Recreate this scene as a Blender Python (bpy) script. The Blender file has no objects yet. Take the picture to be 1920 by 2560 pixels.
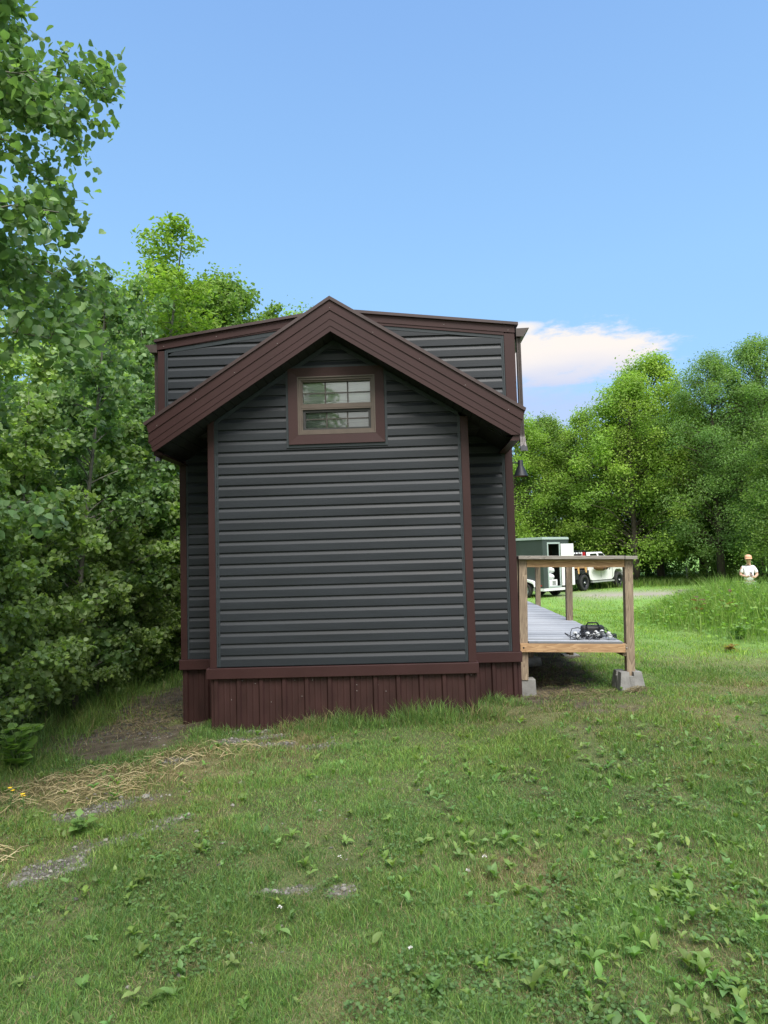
import bpy, math, random
import numpy as np
from mathutils import Vector, Matrix, Euler

# ------------------------------------------------------------------ camera, sky, sun, exposure
scene = bpy.context.scene
COL = scene.collection
rad = math.radians

CAM_POS = (0.5874, -7.026, 1.0429)
CAM_YAW, CAM_PITCH, CAM_ROLL = 0.0294, 0.0661, -0.0286
f_ = Vector((-math.sin(CAM_YAW)*math.cos(CAM_PITCH), math.cos(CAM_YAW)*math.cos(CAM_PITCH), math.sin(CAM_PITCH)))
r0 = Vector((math.cos(CAM_YAW), math.sin(CAM_YAW), 0)); u0 = r0.cross(f_)
r_ = math.cos(CAM_ROLL)*r0 + math.sin(CAM_ROLL)*u0
u_ = -math.sin(CAM_ROLL)*r0 + math.cos(CAM_ROLL)*u0
cam_data = bpy.data.cameras.new('camera')
cam = bpy.data.objects.new('camera', cam_data); COL.objects.link(cam)
cam.matrix_world = Matrix(((r_.x, u_.x, -f_.x, CAM_POS[0]), (r_.y, u_.y, -f_.y, CAM_POS[1]), (r_.z, u_.z, -f_.z, CAM_POS[2]), (0, 0, 0, 1)))
cam_data.sensor_fit = 'AUTO'; cam_data.sensor_width = 36.0
cam_data.lens = 36.0*1738.4/2560.0
cam_data.clip_start = 0.05; cam_data.clip_end = 3000
scene.camera = cam

SUN_AZ, SUN_EL = rad(163), rad(54)        # azimuth from +Y (away) towards +X; a veiled high sun behind the camera
SKY_STRENGTH = 0.15
EXPOSURE = 1.5
SKY_BLUE = 1.0/(SKY_STRENGTH*2**EXPOSURE)*1.0
world = bpy.data.worlds.new('World'); scene.world = world
world.use_nodes = True
wn, wl = world.node_tree.nodes, world.node_tree.links
wn.clear()
w_out = wn.new('ShaderNodeOutputWorld'); w_bg = wn.new('ShaderNodeBackground')
sky = wn.new('ShaderNodeTexSky'); sky.sky_type = 'NISHITA'; sky.sun_disc = False
sky.sun_elevation = SUN_EL; sky.sun_rotation = SUN_AZ
sky.air_density = 1.0; sky.dust_density = 0.6; sky.ozone_density = 2.0
w_bg.inputs['Strength'].default_value = SKY_STRENGTH
wl.new(w_bg.outputs[0], w_out.inputs[0])

def wmath(op, a, b=None, c=None):
    n = wn.new('ShaderNodeMath'); n.operation = op
    for i, v in enumerate((a, b, c)):
        if v is None: continue
        if isinstance(v, (int, float)): n.inputs[i].default_value = v
        else: wl.new(v, n.inputs[i])
    return n.outputs[0]
tc = wn.new('ShaderNodeTexCoord')
sep = wn.new('ShaderNodeSeparateXYZ'); wl.new(tc.outputs['Generated'], sep.inputs[0])
az = wmath('ARCTAN2', sep.outputs[0], sep.outputs[1])
el = wmath('ARCSINE', sep.outputs[2])
cxyz = wn.new('ShaderNodeCombineXYZ'); wl.new(az, cxyz.inputs[0]); wl.new(wmath('MULTIPLY', el, 3.0), cxyz.inputs[1])
def wnoise(scale, detail, rough=0.55):
    n = wn.new('ShaderNodeTexNoise'); n.inputs['Scale'].default_value = scale; n.inputs['Detail'].default_value = detail
    n.inputs['Roughness'].default_value = rough
    wl.new(cxyz.outputs[0], n.inputs['Vector']); return n.outputs['Fac']
n1 = wnoise(13, 8, 0.66); n2 = wnoise(3.2, 4)
def blob(a0, e0, wa, we, tilt, amp):
    da = wmath('SUBTRACT', az, rad(a0)); de = wmath('SUBTRACT', wmath('SUBTRACT', el, rad(e0)), wmath('MULTIPLY', da, tilt))
    u = wmath('DIVIDE', da, rad(wa)); v = wmath('DIVIDE', de, rad(we))
    d2 = wmath('ADD', wmath('MULTIPLY', u, u), wmath('MULTIPLY', v, v))
    return wmath('ADD', wmath('SUBTRACT', 1.0, d2), wmath('MULTIPLY', wmath('SUBTRACT', n1, 0.5), amp))
def sstep(x, lo, hi):
    n = wn.new('ShaderNodeMapRange'); n.interpolation_type = 'SMOOTHSTEP'
    wl.new(x, n.inputs['Value']); n.inputs['From Min'].default_value = lo; n.inputs['From Max'].default_value = hi
    return n.outputs[0]
c_main = sstep(blob(13.4, 15.4, 9.0, 2.7, 0.02, 2.5), -0.02, 0.72)
c_small = wmath('MULTIPLY', sstep(blob(9.6, 17.9, 2.9, 0.7, 0.0, 1.3), 0.1, 0.9), 0.9)
c_soft = wmath('MULTIPLY', sstep(blob(10.5, 11.3, 9.5, 3.0, 0.0, 1.8), 0.0, 1.0), 0.75)
mask = wmath('MAXIMUM', wmath('MAXIMUM', c_main, c_small), c_soft)
# tops warm white, undersides lilac grey
ccol = wn.new('ShaderNodeMix'); ccol.data_type = 'RGBA'
wl.new(sstep(wmath('ADD', el, wmath('MULTIPLY', wmath('SUBTRACT', n2, 0.5), 0.06)), rad(12.0), rad(16.2)), ccol.inputs[0])
ccol.inputs[6].default_value = tuple(c*SKY_BLUE for c in (0.55, 0.66, 0.95))+(1,); ccol.inputs[7].default_value = tuple(c*SKY_BLUE for c in (1.02, 0.95, 0.90))+(1,)
skymix = wn.new('ShaderNodeMix'); skymix.data_type = 'RGBA'
# clear blue of the lower sky: the Nishita sky is eased towards the even blue the place shows near the horizon
ramp = wn.new('ShaderNodeValToRGB'); wl.new(wmath('DIVIDE', el, rad(90)), ramp.inputs[0])
cr_ = ramp.color_ramp; cr_.elements[0].position = 0.0; cr_.elements[0].color = (0.50, 0.70, 0.95, 1)
cr_.elements[1].position = 1.0; cr_.elements[1].color = (4.6, 4.75, 5.0, 1)  # zenith, out of view, raised to bright white as added top light
for p_, c_ in ((0.10, (0.30, 0.58, 0.95, 1)), (0.24, (0.30, 0.58, 0.95, 1)), (0.45, (0.235, 0.455, 0.86, 1)), (0.60, (1.4, 1.6, 2.0, 1))):
    e_ = cr_.elements.new(p_); e_.color = c_
rs = wn.new('ShaderNodeVectorMath'); rs.operation = 'SCALE'; wl.new(ramp.outputs[0], rs.inputs[0]); rs.inputs['Scale'].default_value = SKY_BLUE
bm_ = wn.new('ShaderNodeMix'); bm_.data_type = 'RGBA'; bm_.inputs[0].default_value = 0.85
wl.new(sky.outputs[0], bm_.inputs[6]); wl.new(rs.outputs[0], bm_.inputs[7])
wl.new(mask, skymix.inputs[0]); # unseen sky behind the camera made pale and bright, filling house front and window
hz = wn.new('ShaderNodeMix'); hz.data_type = 'RGBA'; hz.inputs[7].default_value = tuple(c*SKY_BLUE for c in (1.45, 1.46, 1.44))+(1,)
wl.new(sstep(wmath('MULTIPLY', sep.outputs[1], -1.0), 0.15, 0.85), hz.inputs[0]); wl.new(bm_.outputs[2], hz.inputs[6])
wl.new(hz.outputs[2], skymix.inputs[6]); wl.new(ccol.outputs[2], skymix.inputs[7])
wl.new(skymix.outputs[2], w_bg.inputs['Color'])

sun_data = bpy.data.lights.new('sun', 'SUN'); sun_data.energy = 1.9; sun_data.angle = rad(30); sun_data.color = (1.0, 0.96, 0.89)
sun = bpy.data.objects.new('sun', sun_data); COL.objects.link(sun)
sd = Vector((math.sin(SUN_AZ)*math.cos(SUN_EL), math.cos(SUN_AZ)*math.cos(SUN_EL), math.sin(SUN_EL)))
sun.rotation_euler = sd.to_track_quat('Z', 'Y').to_euler(); sun.location = sd*50

vs = scene.view_settings
vs.view_transform = 'Standard'; vs.look = 'None'; vs.gamma = 1.0; vs.exposure = EXPOSURE; vs.use_curve_mapping = False
scene.cycles.max_bounces = 8; scene.cycles.transparent_max_bounces = 12

# ------------------------------------------------------------------ helpers
rng = np.random.default_rng(11)
random.seed(7)

def link(o, parent=None):
    COL.objects.link(o)
    if parent is not None: o.parent = parent
    return o

class MB:
    """collects polygons, then links them as one mesh object"""
    def __init__(s): s.v = []; s.f = []; s.m = []; s.mats = []; s.cur = 0; s.sm = []
    def mat(s, m):
        if m not in s.mats: s.mats.append(m)
        s.cur = s.mats.index(m); return s
    def face(s, pts, smooth=False):
        b = len(s.v); s.v += [tuple(p) for p in pts]; s.f.append(tuple(range(b, b+len(pts)))); s.m.append(s.cur); s.sm.append(smooth)
    def grid(s, rows, smooth=True, close=False, cap=False):
        b = len(s.v); n = len(rows[0])
        for r in rows: s.v += [tuple(p) for p in r]
        for i in range(len(rows)-1):
            for j in range(n if close else n-1):
                k = (j+1) % n
                s.f.append((b+i*n+j, b+i*n+k, b+(i+1)*n+k, b+(i+1)*n+j)); s.m.append(s.cur); s.sm.append(smooth)
        if cap:
            s.f.append(tuple(b+j for j in range(n-1, -1, -1))); s.m.append(s.cur); s.sm.append(False)
            e = b+(len(rows)-1)*n
            s.f.append(tuple(e+j for j in range(n))); s.m.append(s.cur); s.sm.append(False)
    def box(s, x0, x1, y0, y1, z0, z1, M=None):
        P = [Vector((x, y, z)) for x in (x0, x1) for y in (y0, y1) for z in (z0, z1)]
        if M is not None: P = [M @ p for p in P]
        for q in ((0, 1, 3, 2), (4, 6, 7, 5), (0, 4, 5, 1), (2, 3, 7, 6), (0, 2, 6, 4), (1, 5, 7, 3)):
            s.face([P[i] for i in q])
    def prism(s, xz, y0, y1):
        """polygon in the xz plane extruded from y0 to y1"""
        a = [(x, y0, z) for x, z in xz]; b = [(x, y1, z) for x, z in xz]; n = len(xz)
        s.face(a[::-1] if area(xz) < 0 else a); s.face(b if area(xz) < 0 else b[::-1])
        for i in range(n):
            k = (i+1) % n
            s.face([a[i], b[i], b[k], a[k]] if area(xz) > 0 else [a[k], b[k], b[i], a[i]])
    def loft(s, A, B):
        n = len(A); s.face(A[::-1]); s.face(B)
        for i in range(n):
            k = (i+1) % n; s.face([A[i], A[k], B[k], B[i]])
    def tube(s, pts, radii, seg=8, cap=True, smooth=True):
        pts = [Vector(p) for p in pts]
        if isinstance(radii, (int, float)): radii = [radii]*len(pts)
        rows = []; prev = None
        for i, p in enumerate(pts):
            t = (pts[min(i+1, len(pts)-1)]-pts[max(i-1, 0)])
            t = t.normalized() if t.length > 1e-9 else Vector((0, 0, 1))
            if prev is None:
                a = t.orthogonal().normalized()
            else:
                a = prev - t*prev.dot(t)
                a = a.normalized() if a.length > 1e-6 else t.orthogonal().normalized()
            prev = a; b = t.cross(a)
            rows.append([p + radii[i]*(math.cos(2*math.pi*k/seg)*a + math.sin(2*math.pi*k/seg)*b) for k in range(seg)])
        s.grid(rows, smooth, True, cap)
    def lathe(s, prof, M, seg=20, smooth=True):
        rows = [[M @ Vector((r*math.cos(2*math.pi*k/seg), r*math.sin(2*math.pi*k/seg), z)) for k in range(seg)] for r, z in prof]
        s.grid(rows, smooth, True, False)
    def build(s, name, material=None, parent=None, bevel=0):
        me = bpy.data.meshes.new(name); me.from_pydata(s.v, [], s.f)
        mats = s.mats if s.mats else [material]
        for m in mats: me.materials.append(m)
        me.polygons.foreach_set('material_index', s.m); me.polygons.foreach_set('use_smooth', s.sm)
        me.update()
        o = bpy.data.objects.new(name, me); link(o, parent)
        if bevel:
            weld = o.modifiers.new('weld', 'WELD'); weld.merge_threshold = 0.0002
            b = o.modifiers.new('bevel', 'BEVEL'); b.width = bevel; b.segments = 2; b.limit_method = 'ANGLE'; b.angle_limit = rad(40)
        return o
def area(xz):
    return sum(xz[i][0]*xz[(i+1) % len(xz)][1]-xz[(i+1) % len(xz)][0]*xz[i][1] for i in range(len(xz)))

def np_mesh(name, V, F, material, colors=None, parent=None, smooth=False):
    """V (n,3), F (m,k) all faces alike; colors (n,3) stored as the attribute 'tint'"""
    me = bpy.data.meshes.new(name); n, (m, k) = len(V), F.shape
    me.vertices.add(n); me.vertices.foreach_set('co', V.astype(np.float32).ravel())
    me.loops.add(m*k); me.loops.foreach_set('vertex_index', F.astype(np.int32).ravel())
    me.polygons.add(m); me.polygons.foreach_set('loop_start', np.arange(0, m*k, k, dtype=np.int32))
    if smooth: me.polygons.foreach_set('use_smooth', np.ones(m, bool))
    me.materials.append(material)
    if colors is not None:
        a = me.color_attributes.new('tint', 'FLOAT_COLOR', 'POINT')
        c = np.ones((n, 4), np.float32); c[:, :3] = colors; a.data.foreach_set('color', c.ravel())
    me.update(calc_edges=True)
    o = bpy.data.objects.new(name, me); link(o, parent)
    return o

def thing(name, label, cat, loc=(0, 0, 0), rotz=0, group=None):
    o = bpy.data.objects.new(name, None); o.empty_display_size = 0.2; link(o)
    o.location = loc; o.rotation_euler = (0, 0, rotz)
    return tag(o, label, cat, group)
def tag(o, label, cat, group=None):
    o['label'] = label; o['category'] = cat
    if group: o['group'] = group
    return o
def kind(o, k): o['kind'] = k; return o

# materials --------------------------------------------------------------------------------
def mat(name, color, rough=0.6, metal=0.0, spec=0.5, noise=0.0, nscale=8.0, stretch=(1, 1, 1), bump=0.0, bscale=60, second=None):
    m = bpy.data.materials.new(name); m.use_nodes = True
    nt = m.node_tree; b = nt.nodes['Principled BSDF']
    b.inputs['Base Color'].default_value = (*color, 1); b.inputs['Roughness'].default_value = rough
    b.inputs['Metallic'].default_value = metal; b.inputs['Specular IOR Level'].default_value = spec
    if noise or bump:
        t = nt.nodes.new('ShaderNodeTexCoord'); mp = nt.nodes.new('ShaderNodeMapping'); mp.inputs['Scale'].default_value = stretch
        nt.links.new(t.outputs['Object'], mp.inputs[0])
    if noise:
        n = nt.nodes.new('ShaderNodeTexNoise'); n.inputs['Scale'].default_value = nscale; n.inputs['Detail'].default_value = 6
        nt.links.new(mp.outputs[0], n.inputs['Vector'])
        mx = nt.nodes.new('ShaderNodeMix'); mx.data_type = 'RGBA'
        lo = tuple(c*(1-noise) for c in color) if second is None else second
        mx.inputs[6].default_value = (*lo, 1); mx.inputs[7].default_value = (*tuple(min(1, c*(1+noise)) for c in color), 1)
        r = nt.nodes.new('ShaderNodeMapRange'); r.inputs['From Min'].default_value = 0.3; r.inputs['From Max'].default_value = 0.7
        nt.links.new(n.outputs['Fac'], r.inputs['Value']); nt.links.new(r.outputs[0], mx.inputs[0])
        nt.links.new(mx.outputs[2], b.inputs['Base Color'])
        rr = nt.nodes.new('ShaderNodeMapRange'); rr.inputs['To Min'].default_value = max(0, rough-0.1); rr.inputs['To Max'].default_value = min(1, rough+0.1)
        nt.links.new(n.outputs['Fac'], rr.inputs['Value']); nt.links.new(rr.outputs[0], b.inputs['Roughness'])
    if bump:
        n2 = nt.nodes.new('ShaderNodeTexNoise'); n2.inputs['Scale'].default_value = bscale; n2.inputs['Detail'].default_value = 4
        nt.links.new(mp.outputs[0], n2.inputs['Vector'])
        bp = nt.nodes.new('ShaderNodeBump'); bp.inputs['Strength'].default_value = bump; bp.inputs['Distance'].default_value = 0.01
        nt.links.new(n2.outputs['Fac'], bp.inputs['Height']); nt.links.new(bp.outputs[0], b.inputs['Normal'])
    return m

def tint_mat(name, translucent=0.0, rough=0.6, spec=0.3, tcol=(1.3, 1.5, 0.5)):
    """colour comes from the per-vertex albedo 'tint'; leaves also let light through"""
    m = bpy.data.materials.new(name); m.use_nodes = True
    nt = m.node_tree; b = nt.nodes['Principled BSDF']; out = nt.nodes['Material Output']
    a = nt.nodes.new('ShaderNodeAttribute'); a.attribute_name = 'tint'
    nt.links.new(a.outputs['Color'], b.inputs['Base Color'])
    b.inputs['Roughness'].default_value = rough; b.inputs['Specular IOR Level'].default_value = spec
    if translucent:
        tr = nt.nodes.new('ShaderNodeBsdfTranslucent')
        mu = nt.nodes.new('ShaderNodeMix'); mu.data_type = 'RGBA'; mu.blend_type = 'MULTIPLY'; mu.inputs[0].default_value = 1
        mu.inputs[7].default_value = (*tcol, 1)
        nt.links.new(a.outputs['Color'], mu.inputs[6]); nt.links.new(mu.outputs[2], tr.inputs['Color'])
        ms = nt.nodes.new('ShaderNodeMixShader'); ms.inputs[0].default_value = translucent
        nt.links.new(b.outputs[0], ms.inputs[1]); nt.links.new(tr.outputs[0], ms.inputs[2]); nt.links.new(ms.outputs[0], out.inputs['Surface'])
    return m

def wood_mat(name, light, dark, scale=1.0, axis='Z', rough=0.8, contrast=0.6, pitch=0):
    """plain-sawn lumber: growth rings stretched along the grain"""
    m = bpy.data.materials.new(name); m.use_nodes = True
    nt = m.node_tree; b = nt.nodes['Principled BSDF']; b.inputs['Roughness'].default_value = rough; b.inputs['Specular IOR Level'].default_value = 0.25
    t = nt.nodes.new('ShaderNodeTexCoord'); mp = nt.nodes.new('ShaderNodeMapping')
    s = {'X': (0.9, 9, 9), 'Y': (9, 0.9, 9), 'Z': (9, 9, 0.9)}[axis]
    mp.inputs['Scale'].default_value = tuple(scale*c for c in s)
    nt.links.new(t.outputs['Object'], mp.inputs[0])
    n = nt.nodes.new('ShaderNodeTexNoise'); n.inputs['Scale'].default_value = 1.3; n.inputs['Detail'].default_value = 2; n.inputs['Distortion'].default_value = 0.6
    nt.links.new(mp.outputs[0], n.inputs['Vector'])
    mm = nt.nodes.new('ShaderNodeMath'); mm.operation = 'MULTIPLY'; mm.inputs[1].default_value = 14; nt.links.new(n.outputs['Fac'], mm.inputs[0])
    fr = nt.nodes.new('ShaderNodeMath'); fr.operation = 'FRACT'; nt.links.new(mm.outputs[0], fr.inputs[0])
    fine = nt.nodes.new('ShaderNodeTexNoise'); fine.inputs['Scale'].default_value = 9; fine.inputs['Detail'].default_value = 5
    nt.links.new(mp.outputs[0], fine.inputs['Vector'])
    ad = nt.nodes.new('ShaderNodeMath'); ad.operation = 'MULTIPLY_ADD'; ad.inputs[1].default_value = contrast; nt.links.new(fr.outputs[0], ad.inputs[0])
    sb = nt.nodes.new('ShaderNodeMath'); sb.operation = 'SUBTRACT'; sb.inputs[1].default_value = 0.25; nt.links.new(fine.outputs['Fac'], sb.inputs[0])
    nt.links.new(sb.outputs[0], ad.inputs[2])
    mx = nt.nodes.new('ShaderNodeMix'); mx.data_type = 'RGBA'; mx.inputs[6].default_value = (*light, 1); mx.inputs[7].default_value = (*dark, 1)
    nt.links.new(ad.outputs[0], mx.inputs[0]); nt.links.new(mx.outputs[2], b.inputs['Base Color'])
    if pitch:                                   # every board has its own tone
        sp = nt.nodes.new('ShaderNodeSeparateXYZ'); nt.links.new(t.outputs['Object'], sp.inputs[0])
        dv = nt.nodes.new('ShaderNodeMath'); dv.operation = 'MULTIPLY_ADD'; dv.inputs[1].default_value = 1/pitch; dv.inputs[2].default_value = 0.03/pitch; nt.links.new(sp.outputs[1], dv.inputs[0])
        fl = nt.nodes.new('ShaderNodeMath'); fl.operation = 'FLOOR'; nt.links.new(dv.outputs[0], fl.inputs[0])
        wnz = nt.nodes.new('ShaderNodeTexWhiteNoise'); wnz.noise_dimensions = '1D'; nt.links.new(fl.outputs[0], wnz.inputs['W'])
        mr = nt.nodes.new('ShaderNodeMapRange'); mr.inputs['To Min'].default_value = 0.78; mr.inputs['To Max'].default_value = 1.08; nt.links.new(wnz.outputs['Value'], mr.inputs['Value'])
        fy = nt.nodes.new('ShaderNodeMath'); fy.operation = 'FRACT'; nt.links.new(dv.outputs[0], fy.inputs[0])     # shadow lines between the boards, painted dark along each edge
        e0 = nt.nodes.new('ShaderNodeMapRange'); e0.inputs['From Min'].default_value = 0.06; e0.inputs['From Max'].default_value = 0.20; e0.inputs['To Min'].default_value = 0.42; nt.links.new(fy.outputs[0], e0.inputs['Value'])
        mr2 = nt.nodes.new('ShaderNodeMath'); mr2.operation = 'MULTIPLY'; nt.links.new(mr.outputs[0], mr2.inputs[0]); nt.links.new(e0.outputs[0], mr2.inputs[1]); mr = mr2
        sc_ = nt.nodes.new('ShaderNodeVectorMath'); sc_.operation = 'SCALE'; nt.links.new(mx.outputs[2], sc_.inputs[0]); nt.links.new(mr.outputs[0], sc_.inputs['Scale'])
        nt.links.new(sc_.outputs[0], b.inputs['Base Color'])
    bp = nt.nodes.new('ShaderNodeBump'); bp.inputs['Strength'].default_value = 0.25; bp.inputs['Distance'].default_value = 0.004
    nt.links.new(ad.outputs[0], bp.inputs['Height']); nt.links.new(bp.outputs[0], b.inputs['Normal'])
    return m

M_SIDING = mat('slate vinyl siding', (0.0178, 0.0212, 0.0266), 0.50, spec=0.32, noise=0.20, nscale=1.6, stretch=(0.5, 1, 3), bump=0.10, bscale=7)
M_JCH = mat('slate channel trim', (0.026, 0.033, 0.039), 0.5, spec=0.35, noise=0.08, nscale=5)
M_TRIM = mat('burgundy brown metal trim', (0.034, 0.0125, 0.0122), 0.55, spec=0.32, noise=0.10, nscale=3, bump=0.02, bscale=40)
M_SKIRT = mat('brown ribbed metal skirting', (0.034, 0.0138, 0.0125), 0.6, spec=0.3, noise=0.22, nscale=6, stretch=(1, 1, 0.6), bump=0.03, bscale=80)
M_SOFFIT = mat('dark soffit', (0.018, 0.017, 0.020), 0.7, noise=0.15)
M_GUTTER = mat('brown gutter metal', (0.05, 0.036, 0.033), 0.4, noise=0.12, nscale=6)
M_ROOF = mat('brown ribbed roof metal', (0.045, 0.026, 0.026), 0.45, noise=0.15, nscale=4)
M_WINFRAME = mat('bronze vinyl window frame', (0.085, 0.064, 0.050), 0.5, noise=0.1, nscale=12)
M_DARKSCREEN = mat('dark screen frame', (0.02, 0.02, 0.02), 0.6)
M_BLIND = mat('white window blind', (0.90, 0.93, 0.92), 0.7, noise=0.05, nscale=10)
M_SCREW = mat('zinc screw head', (0.22, 0.19, 0.18), 0.5, metal=0.3)
M_BLACK = mat('matt black metal', (0.012, 0.014, 0.018), 0.5, spec=0.3, noise=0.1)
M_COPPER = mat('lamp inside', (0.35, 0.18, 0.10), 0.5)
M_POST = wood_mat('weathered pine post', (0.36, 0.28, 0.20), (0.13, 0.095, 0.068), 1.0, 'Z')
M_RIM = wood_mat('fresh pine board', (0.52, 0.34, 0.19), (0.24, 0.135, 0.07), 1.0, 'X')
M_GREYRAIL = wood_mat('grey weathered rail board', (0.36, 0.33, 0.30), (0.13, 0.115, 0.10), 1.0, 'X')
M_RAILSIDE = wood_mat('weathered side rail board', (0.33, 0.25, 0.17), (0.14, 0.10, 0.07), 1.0, 'Y')
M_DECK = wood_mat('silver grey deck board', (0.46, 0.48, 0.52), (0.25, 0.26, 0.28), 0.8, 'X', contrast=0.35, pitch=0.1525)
M_CONC = mat('rough concrete', (0.19, 0.185, 0.175), 0.9, noise=0.25, nscale=9, bump=0.3, bscale=70)
M_BARK_P = mat('pale aspen bark', (0.12, 0.12, 0.09), 0.85, noise=0.35, nscale=9, stretch=(1, 1, 3), bump=0.2, bscale=30)
M_BARK_D = mat('dark tree bark', (0.075, 0.06, 0.045), 0.9, noise=0.3, nscale=6, stretch=(1, 1, 0.3), bump=0.4, bscale=20)
M_LEAF = tint_mat('leaf', 0.45, 0.5, 0.35, (1.25, 1.4, 0.6))
M_LEAF_FAR = tint_mat('tree leaf', 0.45, 0.6, 0.2, (1.25, 1.4, 0.6))
M_GRASS = tint_mat('grass blade', 0.40, 0.6, 0.25, (1.2, 1.3, 0.7))
M_STRAW = tint_mat('dry straw', 0.1, 0.7, 0.2, (1, 1, 0.8))
M_STONE = tint_mat('gravel stone', 0.0, 0.85, 0.3)

def glass_mat(name, tint=(0.95, 0.99, 0.98, 1)):
    m = bpy.data.materials.new(name); m.use_nodes = True
    nt = m.node_tree; nt.nodes.remove(nt.nodes['Principled BSDF']); out = nt.nodes['Material Output']
    fr = nt.nodes.new('ShaderNodeFresnel'); fr.inputs['IOR'].default_value = 2.4
    tr = nt.nodes.new('ShaderNodeBsdfTransparent'); tr.inputs['Color'].default_value = tint
    gl = nt.nodes.new('ShaderNodeBsdfGlossy'); gl.inputs['Roughness'].default_value = 0.015
    n = nt.nodes.new('ShaderNodeTexNoise'); n.inputs['Scale'].default_value = 5; n.inputs['Detail'].default_value = 2
    tcn = nt.nodes.new('ShaderNodeTexCoord'); nt.links.new(tcn.outputs['Object'], n.inputs['Vector'])
    bp = nt.nodes.new('ShaderNodeBump'); bp.inputs['Strength'].default_value = 0.08; bp.inputs['Distance'].default_value = 0.02
    nt.links.new(n.outputs['Fac'], bp.inputs['Height']); nt.links.new(bp.outputs[0], gl.inputs['Normal'])
    ms = nt.nodes.new('ShaderNodeMixShader')
    nt.links.new(fr.outputs[0], ms.inputs[0]); nt.links.new(tr.outputs[0], ms.inputs[1]); nt.links.new(gl.outputs[0], ms.inputs[2])
    nt.links.new(ms.outputs[0], out.inputs['Surface'])
    return m
M_GLASS = glass_mat('window glass')
M_GLASS_LOW = glass_mat('window glass behind insect screen', (0.62, 0.66, 0.66, 1))

# ------------------------------------------------------------------ ground
def ss(x, a, b):
    t = np.clip((x-a)/(b-a), 0, 1); return t*t*(3-2*t)
def vnoise(x, y, s, seed=0):
    x = np.asarray(x, float)*s+seed*17.13; y = np.asarray(y, float)*s+seed*5.71
    xi, yi = np.floor(x), np.floor(y); xf, yf = x-xi, y-yi
    def h(a, b):
        v = np.sin(a*127.1+b*311.7+seed*74.7)*43758.5453; return v-np.floor(v)
    u, w = xf*xf*(3-2*xf), yf*yf*(3-2*yf)
    return (h(xi, yi)*(1-u)+h(xi+1, yi)*u)*(1-w)+(h(xi, yi+1)*(1-u)+h(xi+1, yi+1)*u)*w
def fbm(x, y, s, seed=0, o=4):
    t, a, n = 0, 0.5, 0
    for i in range(o): t = t+a*vnoise(x, y, s*2**i, seed+i*3); n += a; a *= 0.5
    return t/n
GX = [-60, -8, -6, -3, -1.9, -1.3, 0, 1.3, 1.8, 3, 5, 8, 60]
GZ = [-0.9, -0.9, -0.85, -0.80, -0.725, -0.635, -0.61, -0.555, -0.485, -0.425, -0.48, -0.62, -0.9]
def ground_z(x, y):
    x = np.asarray(x, float); y = np.asarray(y, float)
    near = np.interp(x, GX, GZ)
    near = np.where(y < 0, -0.60+(near+0.60)*(1-0.55*ss(-y, 0, 3.0)), near)
    f = ss(y, 5, 21)
    z = near*(1-f)+(-0.95)*f
    z = z+(fbm(x, y, 0.8, 3)-0.5)*0.07*(1-ss(np.hypot(x, y), 18, 40))+(vnoise(x, y, 6, 9)-0.5)*0.012
    # earth mound on the right
    d = np.hypot((x-8.3)/3.0, (y-7.4)/4.2)
    z = z+0.50*(1-ss(d, 0.2, 1.10))*(1-.35*ss(x, 7.5, 9.5))*(0.8+0.4*vnoise(x, y, 0.9, 5))
    # far away the land rises a little towards the horizon
    z = z+0.6*ss(y, 60, 200)
    return z
def ell(x, y, cx, cy, rx, ry, ang=0, e=0.35, seed=1):
    a = rad(ang); dx, dy = x-cx, y-cy
    u = (dx*math.cos(a)+dy*math.sin(a))/rx; v = (-dx*math.sin(a)+dy*math.cos(a))/ry
    d = np.sqrt(u*u+v*v)+(fbm(x, y, 3.0, seed)-0.5)*1.3+(fbm(x, y, 11.0, seed+9)-0.5)*1.1
    return 1-ss(d, 1-e, 1+e)
def m_path(x, y):      # bare mulch beside the left wall and under the deck
    left = ell(x, y, -2.5, 1.5, 0.72, 1.7, 0, 0.4)+ell(x, y, -2.75, 0.1, 0.75, 0.5, 15, 0.5)*0.8+ell(x, y, -2.45, 5, 0.6, 3.8, 0, 0.4)*0.9+ell(x, y, -1.9, 0.15, 0.5, 0.4, 0, 0.5)*0.6
    deck = ell(x, y, 2.2, 2.6, 0.62, 2.4, 0, 0.25)+ell(x, y, 2.3, 6, 0.6, 3.5)
    return np.clip(left+deck, 0, 1)
def m_gravel(x, y):
    m = 0
    for a in ((-1.42, -3.12, 0.22, 0.16, 25), (-1.2, -2.72, 0.22, 0.09, 30), (-1.58, -2.12, 0.26, 0.12, 25), (-1.02, -2.45, 0.2, 0.07, 30),
              (-1.42, -0.95, 0.2, 0.13, 0), (-1.1, -0.42, 0.16, 0.1, 0), (-0.62, -0.62, 0.2, 0.09, 0), (-0.25, -0.72, 0.2, 0.08, 0), (-0.75, -0.32, 0.15, 0.07, 0),
              (-0.10, -3.45, 0.15, 0.035, 5), (0.22, -3.47, 0.07, 0.04, 0), (-1.0, 0.0, 0.5, 0.12, 0)):
        m = m+ell(x, y, *a[:4], a[4], 0.45, 4)
    return np.clip(m, 0, 1)
def m_road(x, y):
    yc = 26.6-(x-9)*0.42
    return (1-ss(np.abs(y-yc)+(fbm(x, y, 1.2, 8)-0.5)*1.2, 1.3, 2.0))*ss(x, 2, 4)*(1-ss(x, 13.5, 15.5))
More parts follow.
